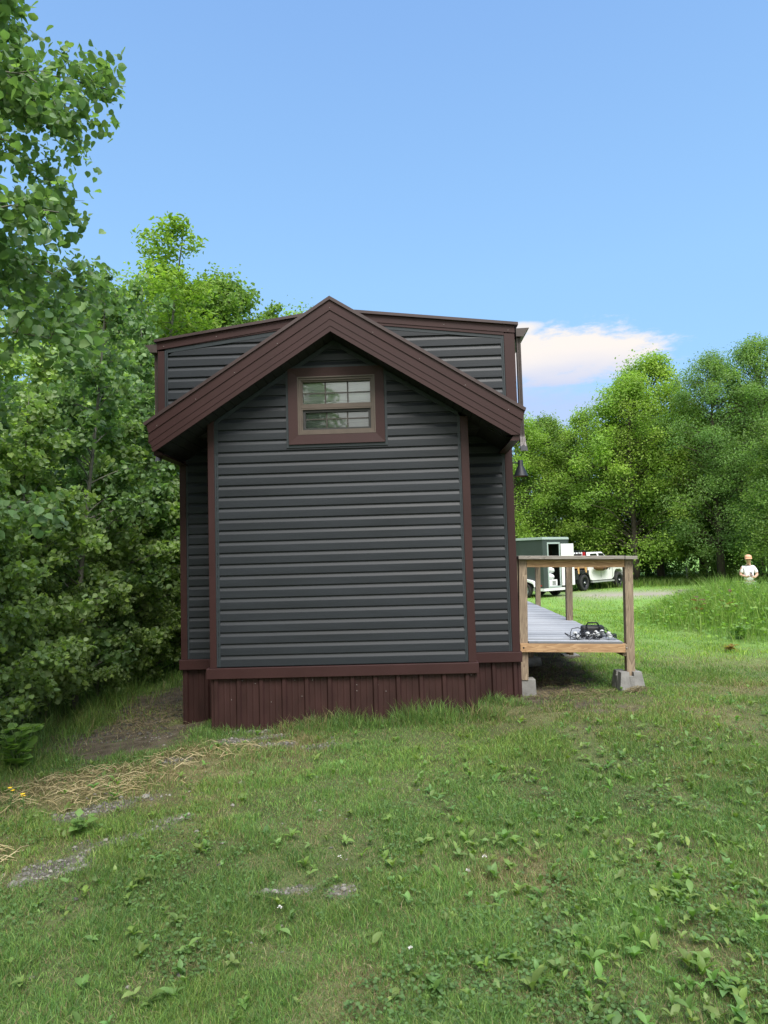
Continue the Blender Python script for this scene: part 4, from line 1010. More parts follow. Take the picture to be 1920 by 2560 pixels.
for i in range(11):
    a = math.pi*i/10; rows.append([(-math.cos(a)*.52, .0, .40+math.sin(a)*.52), (-math.cos(a)*.52, .34, .40+math.sin(a)*.52)])
b.grid(rows, False); b.grid([[(p[0][0], 0.0, p[0][2]) for p in rows], [(p[0][0]*1.12, 0.0, (p[0][2]-.4)*1.12+.4) for p in rows]], False); b.build('wheel_arch', M_BEDBLACK, tk)
b = MB(); b.box(-1.40, .36, .06, .09, 1.18, 1.46); b.box(-1.40, .36, 1.9, 1.93, 1.18, 1.46); b.box(-1.44, -1.41, .06, 1.93, 1.07, 1.46); b.build('side_boards', M_PLY, tk)
for x in (-.62, .12):
    b = MB(); b.box(x, x+.11, .005, .055, .90, 1.52); b.build('stake', M_YELLOW, tk)
b = MB(); b.box(.34, .40, .08, 1.9, 1.07, 1.2); b.box(.34, .40, .08, .16, 1.2, 2.04); b.box(.34, .40, 1.82, 1.9, 1.2, 2.04); b.box(.34, .40, .08, 1.9, 2.041, 2.10)
for y in np.arange(.25, 1.8, .14): b.box(.35, .39, y, y+.03, 1.2, 2.04)
b.box(-.7, .3, .3, 1.7, 1.5, 1.92); b.build('headache_rack', M_BEDBLACK, tk)
for k, (y, z, m_) in enumerate(((.11, 1.88, M_RED), (.32, 1.86, M_WHITE), (1.0, 1.66, M_RED), (.75, 1.66, M_WHITE), (1.3, 1.66, M_RED))):
    b = MB(); b.box(.30 if k < 2 else -.735, .338 if k < 2 else -.703, y, y+.16, z-.08, z+(.12 if k < 2 else .0)); b.build('tail_light', m_, tk, .008)
for x, y, sg in ((0, .14, -1), (3.72, .14, -1), (0, 1.88, 1), (3.72, 1.88, 1)): wheel(tk, (x, y, .425), .425, .29, (0, sg), M_BLACK if True else M_STEEL, M_TYRE)
bund = thing('canvas_bundle', 'brown canvas bundle with black straps hung on the side of the white truck', 'bundle', world_of(tk, (1.55, -.14, 1.20)), rad(46))
b = MB(); lump(b, (0, 0, 0), .2, 3, (4.2, .75, .95)); b.build('bundle_cloth', M_BROWN, bund)
b = MB()
for x in (-.1, .25, .5): b.tube([(x+.05*math.sin(i), -.165*math.cos(i*.5-.5), .2*math.sin(i*.5-.9)) for i in range(6)], .022, 6)
b.build('strap', M_BLACK, bund)

# white marker pole with a whip on a stone base
pole = thing('marker_pole', 'short white pipe with a thin whip standing on a grey stone at the wood edge', 'pole', (18.09, 37.08, float(ground_z(18.09, 37.08))))
b = MB(); b.tube([(0, 0, .1), (0, 0, .85)], [.075, .07], 12); b.build('pipe', M_WHITE, pole)
b = MB(); b.tube([(-.02, 0, .8), (-.03, 0, 1.6), (-.06, 0, 2.6)], [.018, .014, .008], 6); b.build('whip', M_STEEL, pole)
b = MB(); lump(b, (0.03, 0, .05), .3, 4, (1.1, 1, .6)); b.build('stone_base', M_CONC, pole)
b = MB(); lump(b, (0, 0, 0), .28, 6, (1.1, 1, .5)); o = b.build('field_stone', M_CONC); o.location = (17.0, 36.6, float(ground_z(17.0, 36.6))+.05); tag(o, 'low grey field stone on the grass left of the white pipe', 'stone')
pl = thing('timber_pile', 'pale weathered planks lying on the far grass beside the weedy mound', 'planks', (13.6, 25.2, float(ground_z(13.6, 25.2))), rad(10))
for k, (y, z, r) in enumerate(((0, .02, 0), (.28, .02, 5), (.12, .10, -4))):
    b = MB(); b.box(-.8, .8, -.09, .09, 0, .06, Matrix.Translation((.1*k, y, z)) @ Matrix.Rotation(rad(r), 4, 'Z')); b.build('plank', M_GREYRAIL, pl)

# ------------------------------------------------------------------ trees
def trunk_radius(H): return 0.007+0.0052*H
def make_aspen(seed, H, R, cb, nleaf, size, leafcol, lean=(0, 0), droop=0.25, shape='round', nb=None, up=(20, 55), bark=None, leafmat=None, spread=0.06, keep=None, twigs=False):
    """slender tree: returns (trunk mesh, crown mesh) as unlinked-looking datablocks kept on hidden-free templates"""
    g = np.random.default_rng(seed); tb = MB()
    n = 9; pts = []
    for i in range(n):
        t_ = i/(n-1); pts.append(Vector((lean[0]*t_**1.4+0.03*H*math.sin(seed+t_*4)*t_*.5, lean[1]*t_**1.4+0.03*H*math.cos(seed*2+t_*3)*t_*.5, H*t_)))
    r0 = trunk_radius(H); tb.tube(pts, [r0*(1-.9*i/(n-1))+.002 for i in range(n)], 7)
    nb = nb or int(H*8); P, Dv = [], []
    for k in range(nb):
        t_ = cb+(0.985-cb)*((k+g.uniform(0, 1))/nb); i = min(int(t_*(n-1)), n-2); fr = t_*(n-1)-i
        o = pts[i].lerp(pts[i+1], fr)
        rel = (t_-cb)/(1-cb); L = R*(1-.82*rel**1.6)*g.uniform(.55, 1.1)*(0.75+.25*min(1, rel*5))
        a = g.uniform(0, 6.283) if k % 3 else 2.4*k; e = rad(g.uniform(*up)); br = [o]
        for s in range(1, 6):
            q = s/5; ee = e-droop*q*q*1.6; a += g.normal(0, .12)
            br.append(br[-1]+Vector((math.cos(a)*math.cos(ee), math.sin(a)*math.cos(ee), math.sin(ee)))*L/5)
        if keep is not None:
            for _ in range(6):
                if keep(np.array([br[-1]]))[0]: break
                br = [o+(q_-o)*.72 for q_ in br]; L *= .72
        rb = max(.003, r0*.35*(1-t_)+.003)
        tb.tube(br, [rb*(1-.75*s/5) for s in range(6)], 5, cap=False)
        m_ = max(3, int(nleaf/nb*L/(R*.62)))
        q = np.sqrt(g.uniform(.06, 1, m_))*5; ii = np.minimum(q.astype(int), 4); ff = (q-ii)[:, None]; B = np.array(br)
        pp = B[ii]*(1-ff)+B[ii+1]*ff
        if twigs:
            nt_ = max(4, int(L*9)); qt = np.sqrt(g.uniform(.05, 1, nt_))*5; it_ = np.minimum(qt.astype(int), 4); ft = (qt-it_)[:, None]
            o_t = B[it_]*(1-ft)+B[it_+1]*ft; d_t = g.normal(0, 1, (nt_, 3)); d_t[:, 2] = d_t[:, 2]*.5-.15; d_t += .8*(B[5]-B[0])/max(L, .1); d_t /= np.linalg.norm(d_t, axis=1, keepdims=True)
            l_t = g.uniform(.5, 1.1, nt_)*(.10+.26*L)*(1-.1*qt)
            for o_, d_, ll in zip(o_t, d_t, l_t): tb.tube([o_, o_+d_*ll*.5+np.array([0, 0, .02]), o_+d_*ll], [.0032, .0024, .0012], 4, cap=False)
            ch = g.integers(0, nt_, m_); u_t = np.sqrt(g.uniform(.03, 1, m_))[:, None]
            P.append(o_t[ch]+d_t[ch]*l_t[ch][:, None]*u_t+np.clip(g.normal(0, 1, (m_, 3)), -1.7, 1.7)*spread*.95-np.array([0, 0, .25])*spread); continue
        tw = np.clip(g.normal(0, 1, (m_, 3)), -1.6, 1.6); tw[:, 2] *= .8; sp = spread+.22*L*(1-.5*q/5)
        P.append(pp+tw*sp[:, None]*.5-np.array([0, 0, .3])*spread); 
    m_ = 14; q = g.uniform(.9, 1.0, m_)[:, None]; P.append(np.array(pts[-2])*(1-(q-.9)*10)+np.array(pts[-1])*(q-.9)*10+g.normal(0, spread*.6, (m_, 3)))
    P = np.concatenate(P)
    if keep is not None: P = P[keep(P)]
    m_ = len(P); N = g.normal(0, 1, (m_, 3)); N[:, 2] = np.abs(N[:, 2])*.9+.25; N /= np.linalg.norm(N, axis=1, keepdims=True)
    D = g.normal(0, 1, (m_, 3)); D[:, 2] -= .7
    global rng
    S = size*g.uniform(.55, 1.2, m_)
    V, F = leaf_geo(P, N, D, S, shape, .12)
    c = leafcol[g.integers(0, len(leafcol), m_)]*g.uniform(.72, 1.28, (m_, 1))
    nv = len(V)//m_; t_ob = tb.build('trunk', bark or M_BARK_P); c_ob = np_mesh('crown', V, F, leafmat or M_LEAF, np.repeat(c, nv, axis=0))
    ms = (t_ob.data, c_ob.data); bpy.data.objects.remove(t_ob); bpy.data.objects.remove(c_ob); return ms
def make_broad(seed, H, R, cb, ncl, nper, size, leafcol, shape='mid', trunk_r=0.2, topw=0.5):
    """broad crowned tree: tiers of leaf clumps on limbs, with gaps between"""
    g = np.random.default_rng(seed); tb = MB()
    tp = [Vector((.25*math.sin(seed+i)*i/8, .25*math.cos(seed*1.7+i)*i/8, H*.9*i/8)) for i in range(9)]
    tb.tube(tp, [trunk_r*(1-.85*i/8) for i in range(9)], 9)
    P, N, C = [], [], []
    for k in range(ncl):
        t_ = (k+g.uniform(0, 1))/ncl; z = H*(cb+(1-cb)*t_)
        env = math.sin(math.pi*min(.999, (.16+.84*t_)**.8))**.62 if t_ < 1 else 0
        env = max(env, topw*(1-t_)); a = g.uniform(0, 6.283); rr = R*env*math.sqrt(g.uniform(.12, 1))
        c = np.array([math.cos(a)*rr, math.sin(a)*rr, z-.12*rr]); h0 = min(max(c[2]-.45*rr, .17*H), .8*H); fi = h0/(H*.9)*8; i = min(int(fi), 7); o = tp[i].lerp(tp[i+1], fi-i)
        mid = (o+Vector(c))/2+Vector((0, 0, .12*rr)); tb.tube([o, mid, Vector(c)], [max(.02, trunk_r*.22*(1-t_)), .025, .010], 5, cap=False)
        s = R*g.uniform(.11, .27)*(1-.3*t_); m_ = int(nper*g.uniform(.6, 1.3))
        d = g.normal(0, 1, (m_, 3)); d /= np.linalg.norm(d, axis=1, keepdims=True); q = g.uniform(.2, 1, (m_, 1))**.5*(1+.45*np.minimum(g.exponential(.35, (m_, 1)), 1.6))
        e = d*q*np.array([s*g.uniform(.9, 1.5), s*g.uniform(.9, 1.5), s*g.uniform(.5, 1.0)]); e[:, 2] -= .05*(e[:, 0]**2+e[:, 1]**2)/s
        P.append(c+e+g.normal(0, .14, (m_, 3))); nn = g.normal(0, .55, (m_, 3))+np.array([0, 0, .75])+d*.5; N.append(nn)
        C.append(leafcol[g.integers(0, len(leafcol))]*g.uniform(.8, 1.2)*g.uniform(.75, 1.25, (m_, 1)))
    P, N, C = map(np.concatenate, (P, N, C)); N /= np.linalg.norm(N, axis=1, keepdims=True); m_ = len(P)
    D = g.normal(0, 1, (m_, 3)); D[:, 2] -= .5
    V, F = leaf_geo(P, N, D, size*g.uniform(.6, 1.3, m_), shape, .12)
    t_ob = tb.build('trunk', M_BARK_D); c_ob = np_mesh('crown', V, F, M_LEAF_FAR, np.repeat(C, 6, axis=0))
    ms = (t_ob.data, c_ob.data); bpy.data.objects.remove(t_ob); bpy.data.objects.remove(c_ob); return ms
def plant_tree(name, ms, loc, label, cat, group, rz=0.0, sc=(1, 1, 1)):
    o = thing(name, label, cat, loc, rz, group); o.scale = sc
    for nm, me in zip(('trunk', 'crown'), ms):
        link(bpy.data.objects.new(nm, me), o)
    return o
ASP = np.array([[0.250, 0.355, 0.128], [0.215, 0.310, 0.105], [0.300, 0.395, 0.175], [0.275, 0.390, 0.092], [0.225, 0.330, 0.140]])
ASPD = np.array([[0.145, 0.240, 0.100], [0.120, 0.205, 0.080], [0.175, 0.270, 0.100]])
YG = np.array([[0.215, 0.330, 0.060], [0.190, 0.305, 0.060], [0.250, 0.350, 0.070]])
MG = np.array([[0.150, 0.245, 0.058], [0.180, 0.270, 0.062], [0.130, 0.220, 0.060]])
LG = np.array([[0.165, 0.275, 0.085], [0.145, 0.250, 0.080], [0.185, 0.290, 0.088]])
gl_ = lambda x, y: float(ground_z(x, y))

# the near thicket of young aspens, left of the house
SM = [make_aspen(21, 3.9, 1.25, -.0, 19000, .064, ASP, (.25, -.1), nb=60, shape='aspen', twigs=True), make_aspen(22, 4.3, 1.3, 0.01, 20000, .064, ASP, (.35, .1), nb=62, shape='aspen', twigs=True),
      make_aspen(23, 3.4, 1.25, -.0, 17000, .060, ASP, (.1, .2), nb=56, shape='aspen', twigs=True), make_aspen(24, 5.0, 1.05, .06, 9000, .064, ASPD, (.3, 0), nb=60, shape='aspen', twigs=True)]
for k, (x, y, v, rz, s, lab) in enumerate((
    (-3.75, -3.1, 0, 10, 1.0, 'young aspen with dense round leaves nearest the camera at the left edge'),
    (-3.85, -1.6, 2, 80, 1.02, 'short bushy young aspen at the left edge behind the nearest one'),
    (-3.85, -0.35, 1, 200, .93, 'young aspen leaning towards the lawn beside the straw patch'),
    (-3.85, 0.9, 0, 120, 1.02, 'young aspen at the start of the shaded path'),
    (-3.8, 2.1, 3, 15, 1.2, 'slender young aspen with a thin bare tip above its neighbours'),
    (-3.95, 3.3, 1, 310, 1.05, 'young aspen in the shade beside the mulch path'),
    (-3.75, 4.6, 2, 40, 1.2, 'low bushy aspen overhanging the mulch path'),
    (-3.95, 6.0, 0, 260, 1.15, 'young aspen level with the middle of the house'),
    (-3.9, 7.6, 1, 170, 1.15, 'young aspen further along the path edge'),
    (-4.1, 9.4, 2, 90, 1.4, 'bushy aspen toward the back corner of the house'),
    (-3.55, -2.4, 2, 150, .62, 'knee high aspen sapling at the very left edge'),
    (-3.77, -0.9, 2, 300, .50, 'small aspen sapling at the thicket foot behind the bright weed'),
    (-3.87, 0.35, 0, 45, .55, 'small aspen sapling at the thicket foot by the path start'),
    (-3.87, 1.5, 2, 230, .66, 'waist high aspen sapling left of the mulch path'),
    (-3.82, 2.8, 0, 100, .60, 'leafy aspen sapling along the mulch path'),
    (-3.87, 4.0, 2, 10, .72, 'shoulder high aspen sapling along the mulch path'),
    (-3.87, 5.3, 1, 350, .70, 'aspen sapling beside the middle of the left wall'),
    (-3.87, 6.9, 0, 190, .80, 'aspen sapling beside the back of the left wall'),
    (-3.92, 8.6, 2, 280, .95, 'dense aspen sapling near the end of the path'),
    (-3.1, 11.2, 0, 60, 1.05, 'young aspen closing the end of the path'),
    (-3.75, 4.25, 3, 95, 1.34, 'tallest slender young aspen just left of the loft corner'),
    (-5.1, -2.3, 1, 140, 1.2, 'aspen in the second row behind the nearest one'),
    (-5.2, -0.5, 3, 60, 1.05, 'slim dark aspen in the second row of the thicket'),
    (-5.3, 1.7, 0, 250, 1.25, 'aspen in the second row behind the path start'),
    (-5.4, 4.0, 1, 20, 1.3, 'tall aspen in the second row of the thicket'),
    (-5.6, 6.6, 3, 130, 1.3, 'tall thin aspen in the second row further back'),
    (-5.2, 9.0, 0, 330, 1.4, 'full aspen in the second row by the back of the path'))):
    plant_tree('aspen_tree', SM[v], (x, y, gl_(x, y)-.03), lab, 'tree', 'young aspens in the thicket', rad(rz), (s, s, s))
# the big aspen whose boughs hang into the upper left corner
def prune(P):            # boughs cut back where they would touch the house
    a = rad(35); X = P[:, 0]*math.cos(a)-P[:, 1]*math.sin(a)-3.22; Y = P[:, 0]*math.sin(a)+P[:, 1]*math.cos(a)-3.0
    return X < -1.45-0.38*(Y+2.0)
bigA = make_aspen(31, 9.4, 2.3, .20, 36000, .060, ASPD, (.55, .25), droop=.5, nb=84, up=(5, 45), spread=.075, shape='aspen', twigs=True, keep=prune)
plant_tree('aspen_tree', bigA, (-3.22, -3.0, gl_(-3.22, -3.0)), 'tall aspen whose drooping boughs hang into the upper left corner', 'tree', 'young aspens in the thicket', rad(35))

BT = [make_broad(51, 12.5, 4.0, .17, 150, 330, .125, YG, trunk_r=.22), make_broad(52, 13.5, 4.0, .17, 165, 360, .12, LG, trunk_r=.24, shape='long'),
      make_broad(53, 11.0, 3.6, .15, 140, 330, .125, MG, trunk_r=.2), make_broad(54, 11.5, 3.4, .22, 90, 240, .125, YG, trunk_r=.18)]
plant_tree('aspen_tree', bigA, (-4.15, -2.35, gl_(-4.15, -2.35)), 'second tall aspen filling the left edge behind the drooping one', 'tree', 'young aspens in the thicket', rad(150), (.86, .86, .86))
# taller trees behind the thicket and beyond the house
MT = [make_aspen(41, 11.5, 2.6, .12, 20000, .13, YG, (.4, 0), nb=80, shape='long', up=(25, 60), leafmat=M_LEAF_FAR, spread=.16),
      make_aspen(42, 11.0, 3.2, .08, 26000, .14, MG, (.2, .2), nb=90, shape='mid', up=(15, 50), leafmat=M_LEAF_FAR, spread=.2),
      make_aspen(43, 9.0, 2.8, .06, 20000, .12, ASP, (.3, .1), nb=80, up=(15, 50), leafmat=M_LEAF_FAR, spread=.18)]
for k, (x, y, v, rz, s, lab) in enumerate((
    (-7.9, 17.0, 0, 0, 1.22, 'tall yellow green narrow crowned tree above the thicket'),
    (-6.3, 19.5, 1, 40, 1.22, 'darker green full tree behind the left end of the roof'),
    (-4.8, 23.5, 1, 200, 1.22, 'small yellow green tree top just left of the front gable peak'),
    (-7.2, 12.5, 2, 120, 1.0, 'round leaved tree behind the thicket near the house back'),
    (-8.4, 8.0, 2, 260, .85, 'round leaved tree deep in the thicket'),
    (-8.8, 3.5, 2, 30, .75, 'lower round leaved tree deep in the thicket'),
    (-8.3, -0.5, 1, 150, .52, 'small full tree deep in the thicket near the camera'),
    (-10.5, 14.0, 1, 300, 1.0, 'full green tree at the back of the wood'),
    (-4.9, 14.5, 2, 70, .8, 'leafy tree closing the far end of the path'),
    (-3.4, 18.5, 1, 10, .75, 'full tree behind the house hidden up to its crown'),
    (-6.9, 21.0, 12, 75, 1.24, 'broad mid green tree behind the left half of the loft roof'),
    (-9.6, 21.5, 10, 160, 1.12, 'broad yellow green tree rising behind the thicket'),
    (-4.3, 25.5, 13, 20, 1.2, 'thin yellow green tree behind the roof near the gable peak'),
    (-9.2, 15.5, 12, 210, .98, 'broad dark tree behind the thicket by the loft corner'))):
    plant_tree('woodland_tree', (BT[v-10] if v >= 10 else MT[v]), (x, y, gl_(x, y)-.05), lab, 'tree', 'trees behind the thicket', rad(rz), (s*1.5, s*1.5, s) if v == 0 else (s, s, s))

# the wood on the far right
for k, (x, y, v, rz, s, lab) in enumerate((
    (8.0, 39.5, 0, 0, .92, 'yellow green broad tree just right of the house corner'),
    (10.6, 41.5, 2, 50, 1.04, 'dark mid green tree behind the trailer'),
    (12.8, 39.5, 3, 100, 1.0, 'thin topped tree with sky showing through its crown'),
    (14.6, 36.0, 0, 220, 1.02, 'tall bright yellow green tree in the middle of the wood'),
    (16.9, 38.2, 0, 140, 1.16, 'highest yellow green tree beside the blue green one'),
    (18.6, 33.5, 1, 20, .98, 'blue green feathery tree standing forward at the right'),
    (21.2, 33.0, 1, 200, 1.03, 'tallest blue green tree at the right edge'),
    (20.0, 27.5, 2, 280, .80, 'mid green tree at the right edge behind the person'),
    (17.0, 20.0, 2, 70, .52, 'low leafy tree at the right edge above the mound'),
    (6.2, 44.0, 2, 180, .95, 'dark tree behind the house corner'),
    (13.0, 45.0, 2, 300, 1.0, 'dark tree at the back of the wood behind the truck'),
    (18.2, 44.5, 2, 10, 1.1, 'dark tree at the back of the wood behind the pole'),
    (23.8, 40.0, 2, 120, 1.15, 'dark tree at the back right of the wood'),
    (15.8, 42.5, 3, 60, .98, 'slim tree with a bare lower trunk behind the bright yellow green one'),
    (19.6, 38.5, 3, 150, 1.0, 'slim tree with a bare lower trunk right of the pole'),
    (22.4, 36.5, 0, 250, .95, 'yellow green tree at the right edge behind the tallest one'),
    (11.8, 46.5, 0, 310, .95, 'yellow green tree at the back of the wood left of the middle'),
    (20.5, 47.5, 1, 40, .9, 'tree at the back of the wood seen between the trunks'),
    (25.0, 51.0, 2, 90, 1.2, 'farthest tree at the back right of the wood'),
    (2.0, 47.0, 2, 240, .9, 'tree of the far wood hidden behind the house'))):
    plant_tree('broadleaf_tree', BT[v], (x, y, gl_(x, y)-.1), lab, 'tree', 'trees of the far wood', rad(rz), (s, s, s))
bst = make_aspen(61, 3.4, 1.9, .0, 2600, .17, MG, nb=40, shape='mid', up=(10, 70), leafmat=M_LEAF_FAR, spread=.22)
for k, (x, y, s, lab) in enumerate(((12.0, 37.5, .7, 'undergrowth bush behind the white truck'), (15.6, 39.0, .9, 'undergrowth bush at the wood edge left of the pole'), (19.8, 35.5, .8, 'undergrowth bush at the wood edge right of the pole'),
                      (22.0, 31.0, 1.0, 'undergrowth bush behind the person'), (9.5, 38.5, .8, 'undergrowth bush behind the trailer'), (17.6, 41.5, 1.0, 'undergrowth bush deeper in the wood'), (18.3, 34.6, .75, 'undergrowth bush at the foot of the blue green feathery tree'), (20.9, 37.5, 1.0, 'undergrowth bush between the two slim trunks at the right'), (14.2, 41.0, .9, 'undergrowth bush below the bright yellow green tree'), (19.0, 43.0, .8, 'undergrowth bush far back between the trunks'), (21.4, 45.5, .9, 'undergrowth bush farthest back between the trunks'), (24.5, 36.0, 1.1, 'undergrowth bush at the far right of the wood'))):
    plant_tree('shrub', bst, (x, y, gl_(x, y)-.05), lab, 'shrub', 'undergrowth bushes of the far wood', rad(70*k), (s, s, s))

# trees standing behind the camera (they shade the front lawn and show in the window glass)
for k, (x, y, v, rz, s, lab) in enumerate((
    (-7.6, -17.5, 1, 0, .75, 'tree behind the camera to the left'), (-10.8, -21.5, 1, 90, 1.1, 'taller tree behind the camera to the left'), (-2.6, -20.0, 1, 180, .84, 'tree straight behind the camera'),
    (-10.5, -8.5, 1, 30, .8, 'tree at the left behind the camera'), (-5.0, -24.5, 1, 130, .8, 'tree far behind the camera'), (-6.8, -7.6, 2, 200, .65, 'round leaved tree just outside the left edge'),
    (2.6, -24.0, 1, 260, .75, 'tree far behind the camera near the lawn'), (-12.5, -13.0, 1, 310, 1.2, 'outermost tree behind the camera'))):
    plant_tree('woodland_tree', MT[v], (x, y, gl_(x, y)-.05), lab, 'tree', 'trees behind the camera', rad(rz), (s, s, s))

# ------------------------------------------------------------------ tall weeds, single plants
def scatter(n, f):
    x, y = f(n); return x, y
n = 40000
x = rng.normal(8.0, 1.9, n); y = rng.normal(7.6, 2.9, n); d = np.hypot((x-8.3)/3.05, (y-7.4)/4.3)
k = (rng.uniform(0, 1, n) < 1-ss(d, .72, 1.05)) & (x > 4.6)
x, y = x[k], y[k]; n = len(x)
h = rng.uniform(.22, .72, n)*(.55+.9*fbm(x, y, 1.1, 17))*(1-.2*ss(x, 7.8, 9.5))*(1-.35*ss(np.hypot((x-8.3)/3.05, (y-7.4)/4.3), .5, 1.0))
WG = np.array([[0.19, 0.33, 0.055], [0.235, 0.37, 0.07], [0.15, 0.28, 0.06], [0.28, 0.37, 0.11]])
kind(blades('tall_weeds', x, y, h, rng.uniform(.006, .013, n), WG[rng.integers(0, 4, n)]*rng.uniform(.7, 1.2, (n, 1)), .35), 'stuff')
n = 9000
x = rng.normal(7.6, 1.9, n); y = rng.normal(7.0, 2.9, n); d = np.hypot((x-8.3)/3.05, (y-7.4)/4.3); k = (rng.uniform(0, 1, n) < 1-ss(d, .8, 1.08)) & (x > 4.6); x, y = x[k], y[k]; n = len(x)
N = unit(n)*.6; N[:, 2] += 1; N /= np.linalg.norm(N, axis=1, keepdims=True)
V, F = leaf_geo(np.stack([x, y, ground_z(x, y)+rng.uniform(.05, .48, n)*(1-.4*ss(np.hypot((x-8.3)/3.05, (y-7.4)/4.3), .55, 1.0))], 1), N, unit(n), rng.uniform(.04, .11, n), 'mid', .12)
kind(np_mesh('weed_leaves', V, F, M_LEAF, np.repeat(WG[rng.integers(0, 3, n)]*rng.uniform(.65, 1.15, (n, 1)), 6, axis=0)), 'stuff')
# rank grass under the thicket and along the path
n = 30000
x = rng.uniform(-6.5, -2.6, n); y = rng.uniform(-4.5, 13, n); k = rng.uniform(0, 1, n) < ss(-x+.25*(fbm(x, y, 1.5, 71)-.5)*4, 3.15, 3.7)*.9
x, y = x[k], y[k]; n = len(x)
kind(blades('rank_grass', x, y, rng.uniform(.10, .42, n), rng.uniform(.003, .007, n), GREENS[rng.integers(0, 5, n)]*rng.uniform(.7, 1.15, (n, 1)), .55), 'stuff')
# grass along the wood edge and behind the road
n = 24000
x = rng.uniform(3, 26, n); y = rng.uniform(31, 41, n); k = rng.uniform(0, 1, n) < .25+.75*ss(y-.15*np.abs(x-15), 31.5, 34); x, y = x[k], y[k]; n = len(x)
kind(blades('wood_edge_grass', x, y, rng.uniform(.12, .55, n), rng.uniform(.02, .05, n), WG[rng.integers(0, 4, n)]*rng.uniform(.5, .85, (n, 1)), .4), 'stuff')

def herb(name, label, cat, loc, h, stems, leafsize, col, shape='mid', group=None, seed=0, spread=.35, flower=None, nl=9, leafmat=None):
    g = np.random.default_rng(seed); root = thing(name, label, cat, loc, g.uniform(0, 6), group); b = MB(); P, N, D, S = [], [], [], []; tips = []
    for s in range(stems):
        a = g.uniform(0, 6.283); tl = g.uniform(.05, spread); H = h*g.uniform(.7, 1.05)
        pts = [Vector((math.cos(a)*tl*H*q**1.3, math.sin(a)*tl*H*q**1.3, H*q)) for q in (0, .35, .7, 1)]
        b.tube(pts, [.004, .0035, .003, .002], 5); tips.append(pts[-1])
        for j in range(nl):
            q = g.uniform(.2, 1); i = min(int(q*3), 2); p = pts[i].lerp(pts[i+1], q*3-i); aa = 2.4*j+g.normal(0, .3)
            d = np.array([math.cos(aa), math.sin(aa), g.uniform(-.25, .45)]); sz = leafsize*g.uniform(.6, 1.15)
            P.append(np.array(p)+d*sz*.6); D.append(d); N.append(np.array([-.3*d[0], -.3*d[1], 1])+g.normal(0, .2, 3)); S.append(sz)
    b.build('stem', mat('green stem', (0.11, 0.17, 0.05), .6), root)
    if P:
        P, N, D = map(np.array, (P, N, D)); N = N/np.linalg.norm(N, axis=1, keepdims=True); V, F = leaf_geo(P, N, D, np.array(S), shape, .1)
        c = np.array(col)*g.uniform(.75, 1.25, (len(P), 1)); np_mesh('leaves', V, F, M_LEAF, np.repeat(c, 6, axis=0), root)
    if flower is not None:
        f = MB()
        for tpt in tips:
            for j in range(9):
                a = 6.283*j/9; dd = Vector((math.cos(a), math.sin(a), .25)); c0 = tpt; e = dd.cross(Vector((0, 0, 1))).normalized()*.006
                f.face([c0, c0+dd*.009-e, c0+dd*.018, c0+dd*.009+e])
            f.lathe([(0, .006), (.005, .004), (.006, 0)], Matrix.Translation(tpt), 8)
        f.build('blossom', flower, root)
    return root
M_YF = mat('yellow petals', (0.75, 0.48, 0.02), .6)
for k, (x, y, h, lab) in enumerate(((-2.08, -2.22, .20, 'yellow flower standing highest and furthest right at the left edge'), (-2.36, -2.2, .17, 'yellow flowers left of the tallest one at the left edge'),
                           (-2.30, -2.0, .16, 'small yellow flower at the very left edge above the others'), (-1.98, -2.95, .16, 'lowest yellow flower near the gravel at the left edge'))):
    herb('yellow_wildflower', lab, 'flower', (x, y, gl_(x, y)), h, 2+k % 2, .035, (.075, .14, .04), 'long', 'yellow flowers at the left edge', 80+k, .25, M_YF, 4)
herb('leafy_weed', 'bright green maple leaved weed at the thicket foot left of the path', 'plant', (-2.92, -.8, gl_(-2.92, -.8)), .50, 8, .12, (.20, .33, .08), 'round', None, 91, .5)
herb('leafy_weed', 'low broad leaved weed beside the gravel at the lower left', 'plant', (-1.5, -2.62, gl_(-1.5, -2.62)), .12, 7, .07, (.15, .26, .07), 'mid', None, 92, .9, None, 4)
herb('leafy_weed', 'broad leaved weed with greyish leaves on the mound edge', 'plant', (6.2, 5.0, gl_(6.2, 5.0)), .26, 8, .10, (.24, .37, .14), 'mid', None, 93, .6)
for k, (x, y, h, lab) in enumerate(((6.15, 6.5, .62, 'dry brown leaved stalk standing left on the weedy mound'), (6.6, 6.3, .58, 'dry brown leaved stalk right of the other one on the mound'), (8.05, 6.1, .6, 'purple brown leaved stalk at the right edge of the mound'))):
    herb('dry_dock_plant', lab, 'plant', (x, y, gl_(x, y)), h, 2, .20, (.20, .115, .065), 'long', 'dry brown plants on the mound', 95+k, .2, None, 5)
herb('dead_leaf_clump', 'clump of yellow brown dead leaves on the grass below the mound', 'leaves', (5.35, 3.55, gl_(5.35, 3.55)), .12, 6, .085, (.26, .16, .04), 'mid', None, 99, .9, None, 5)

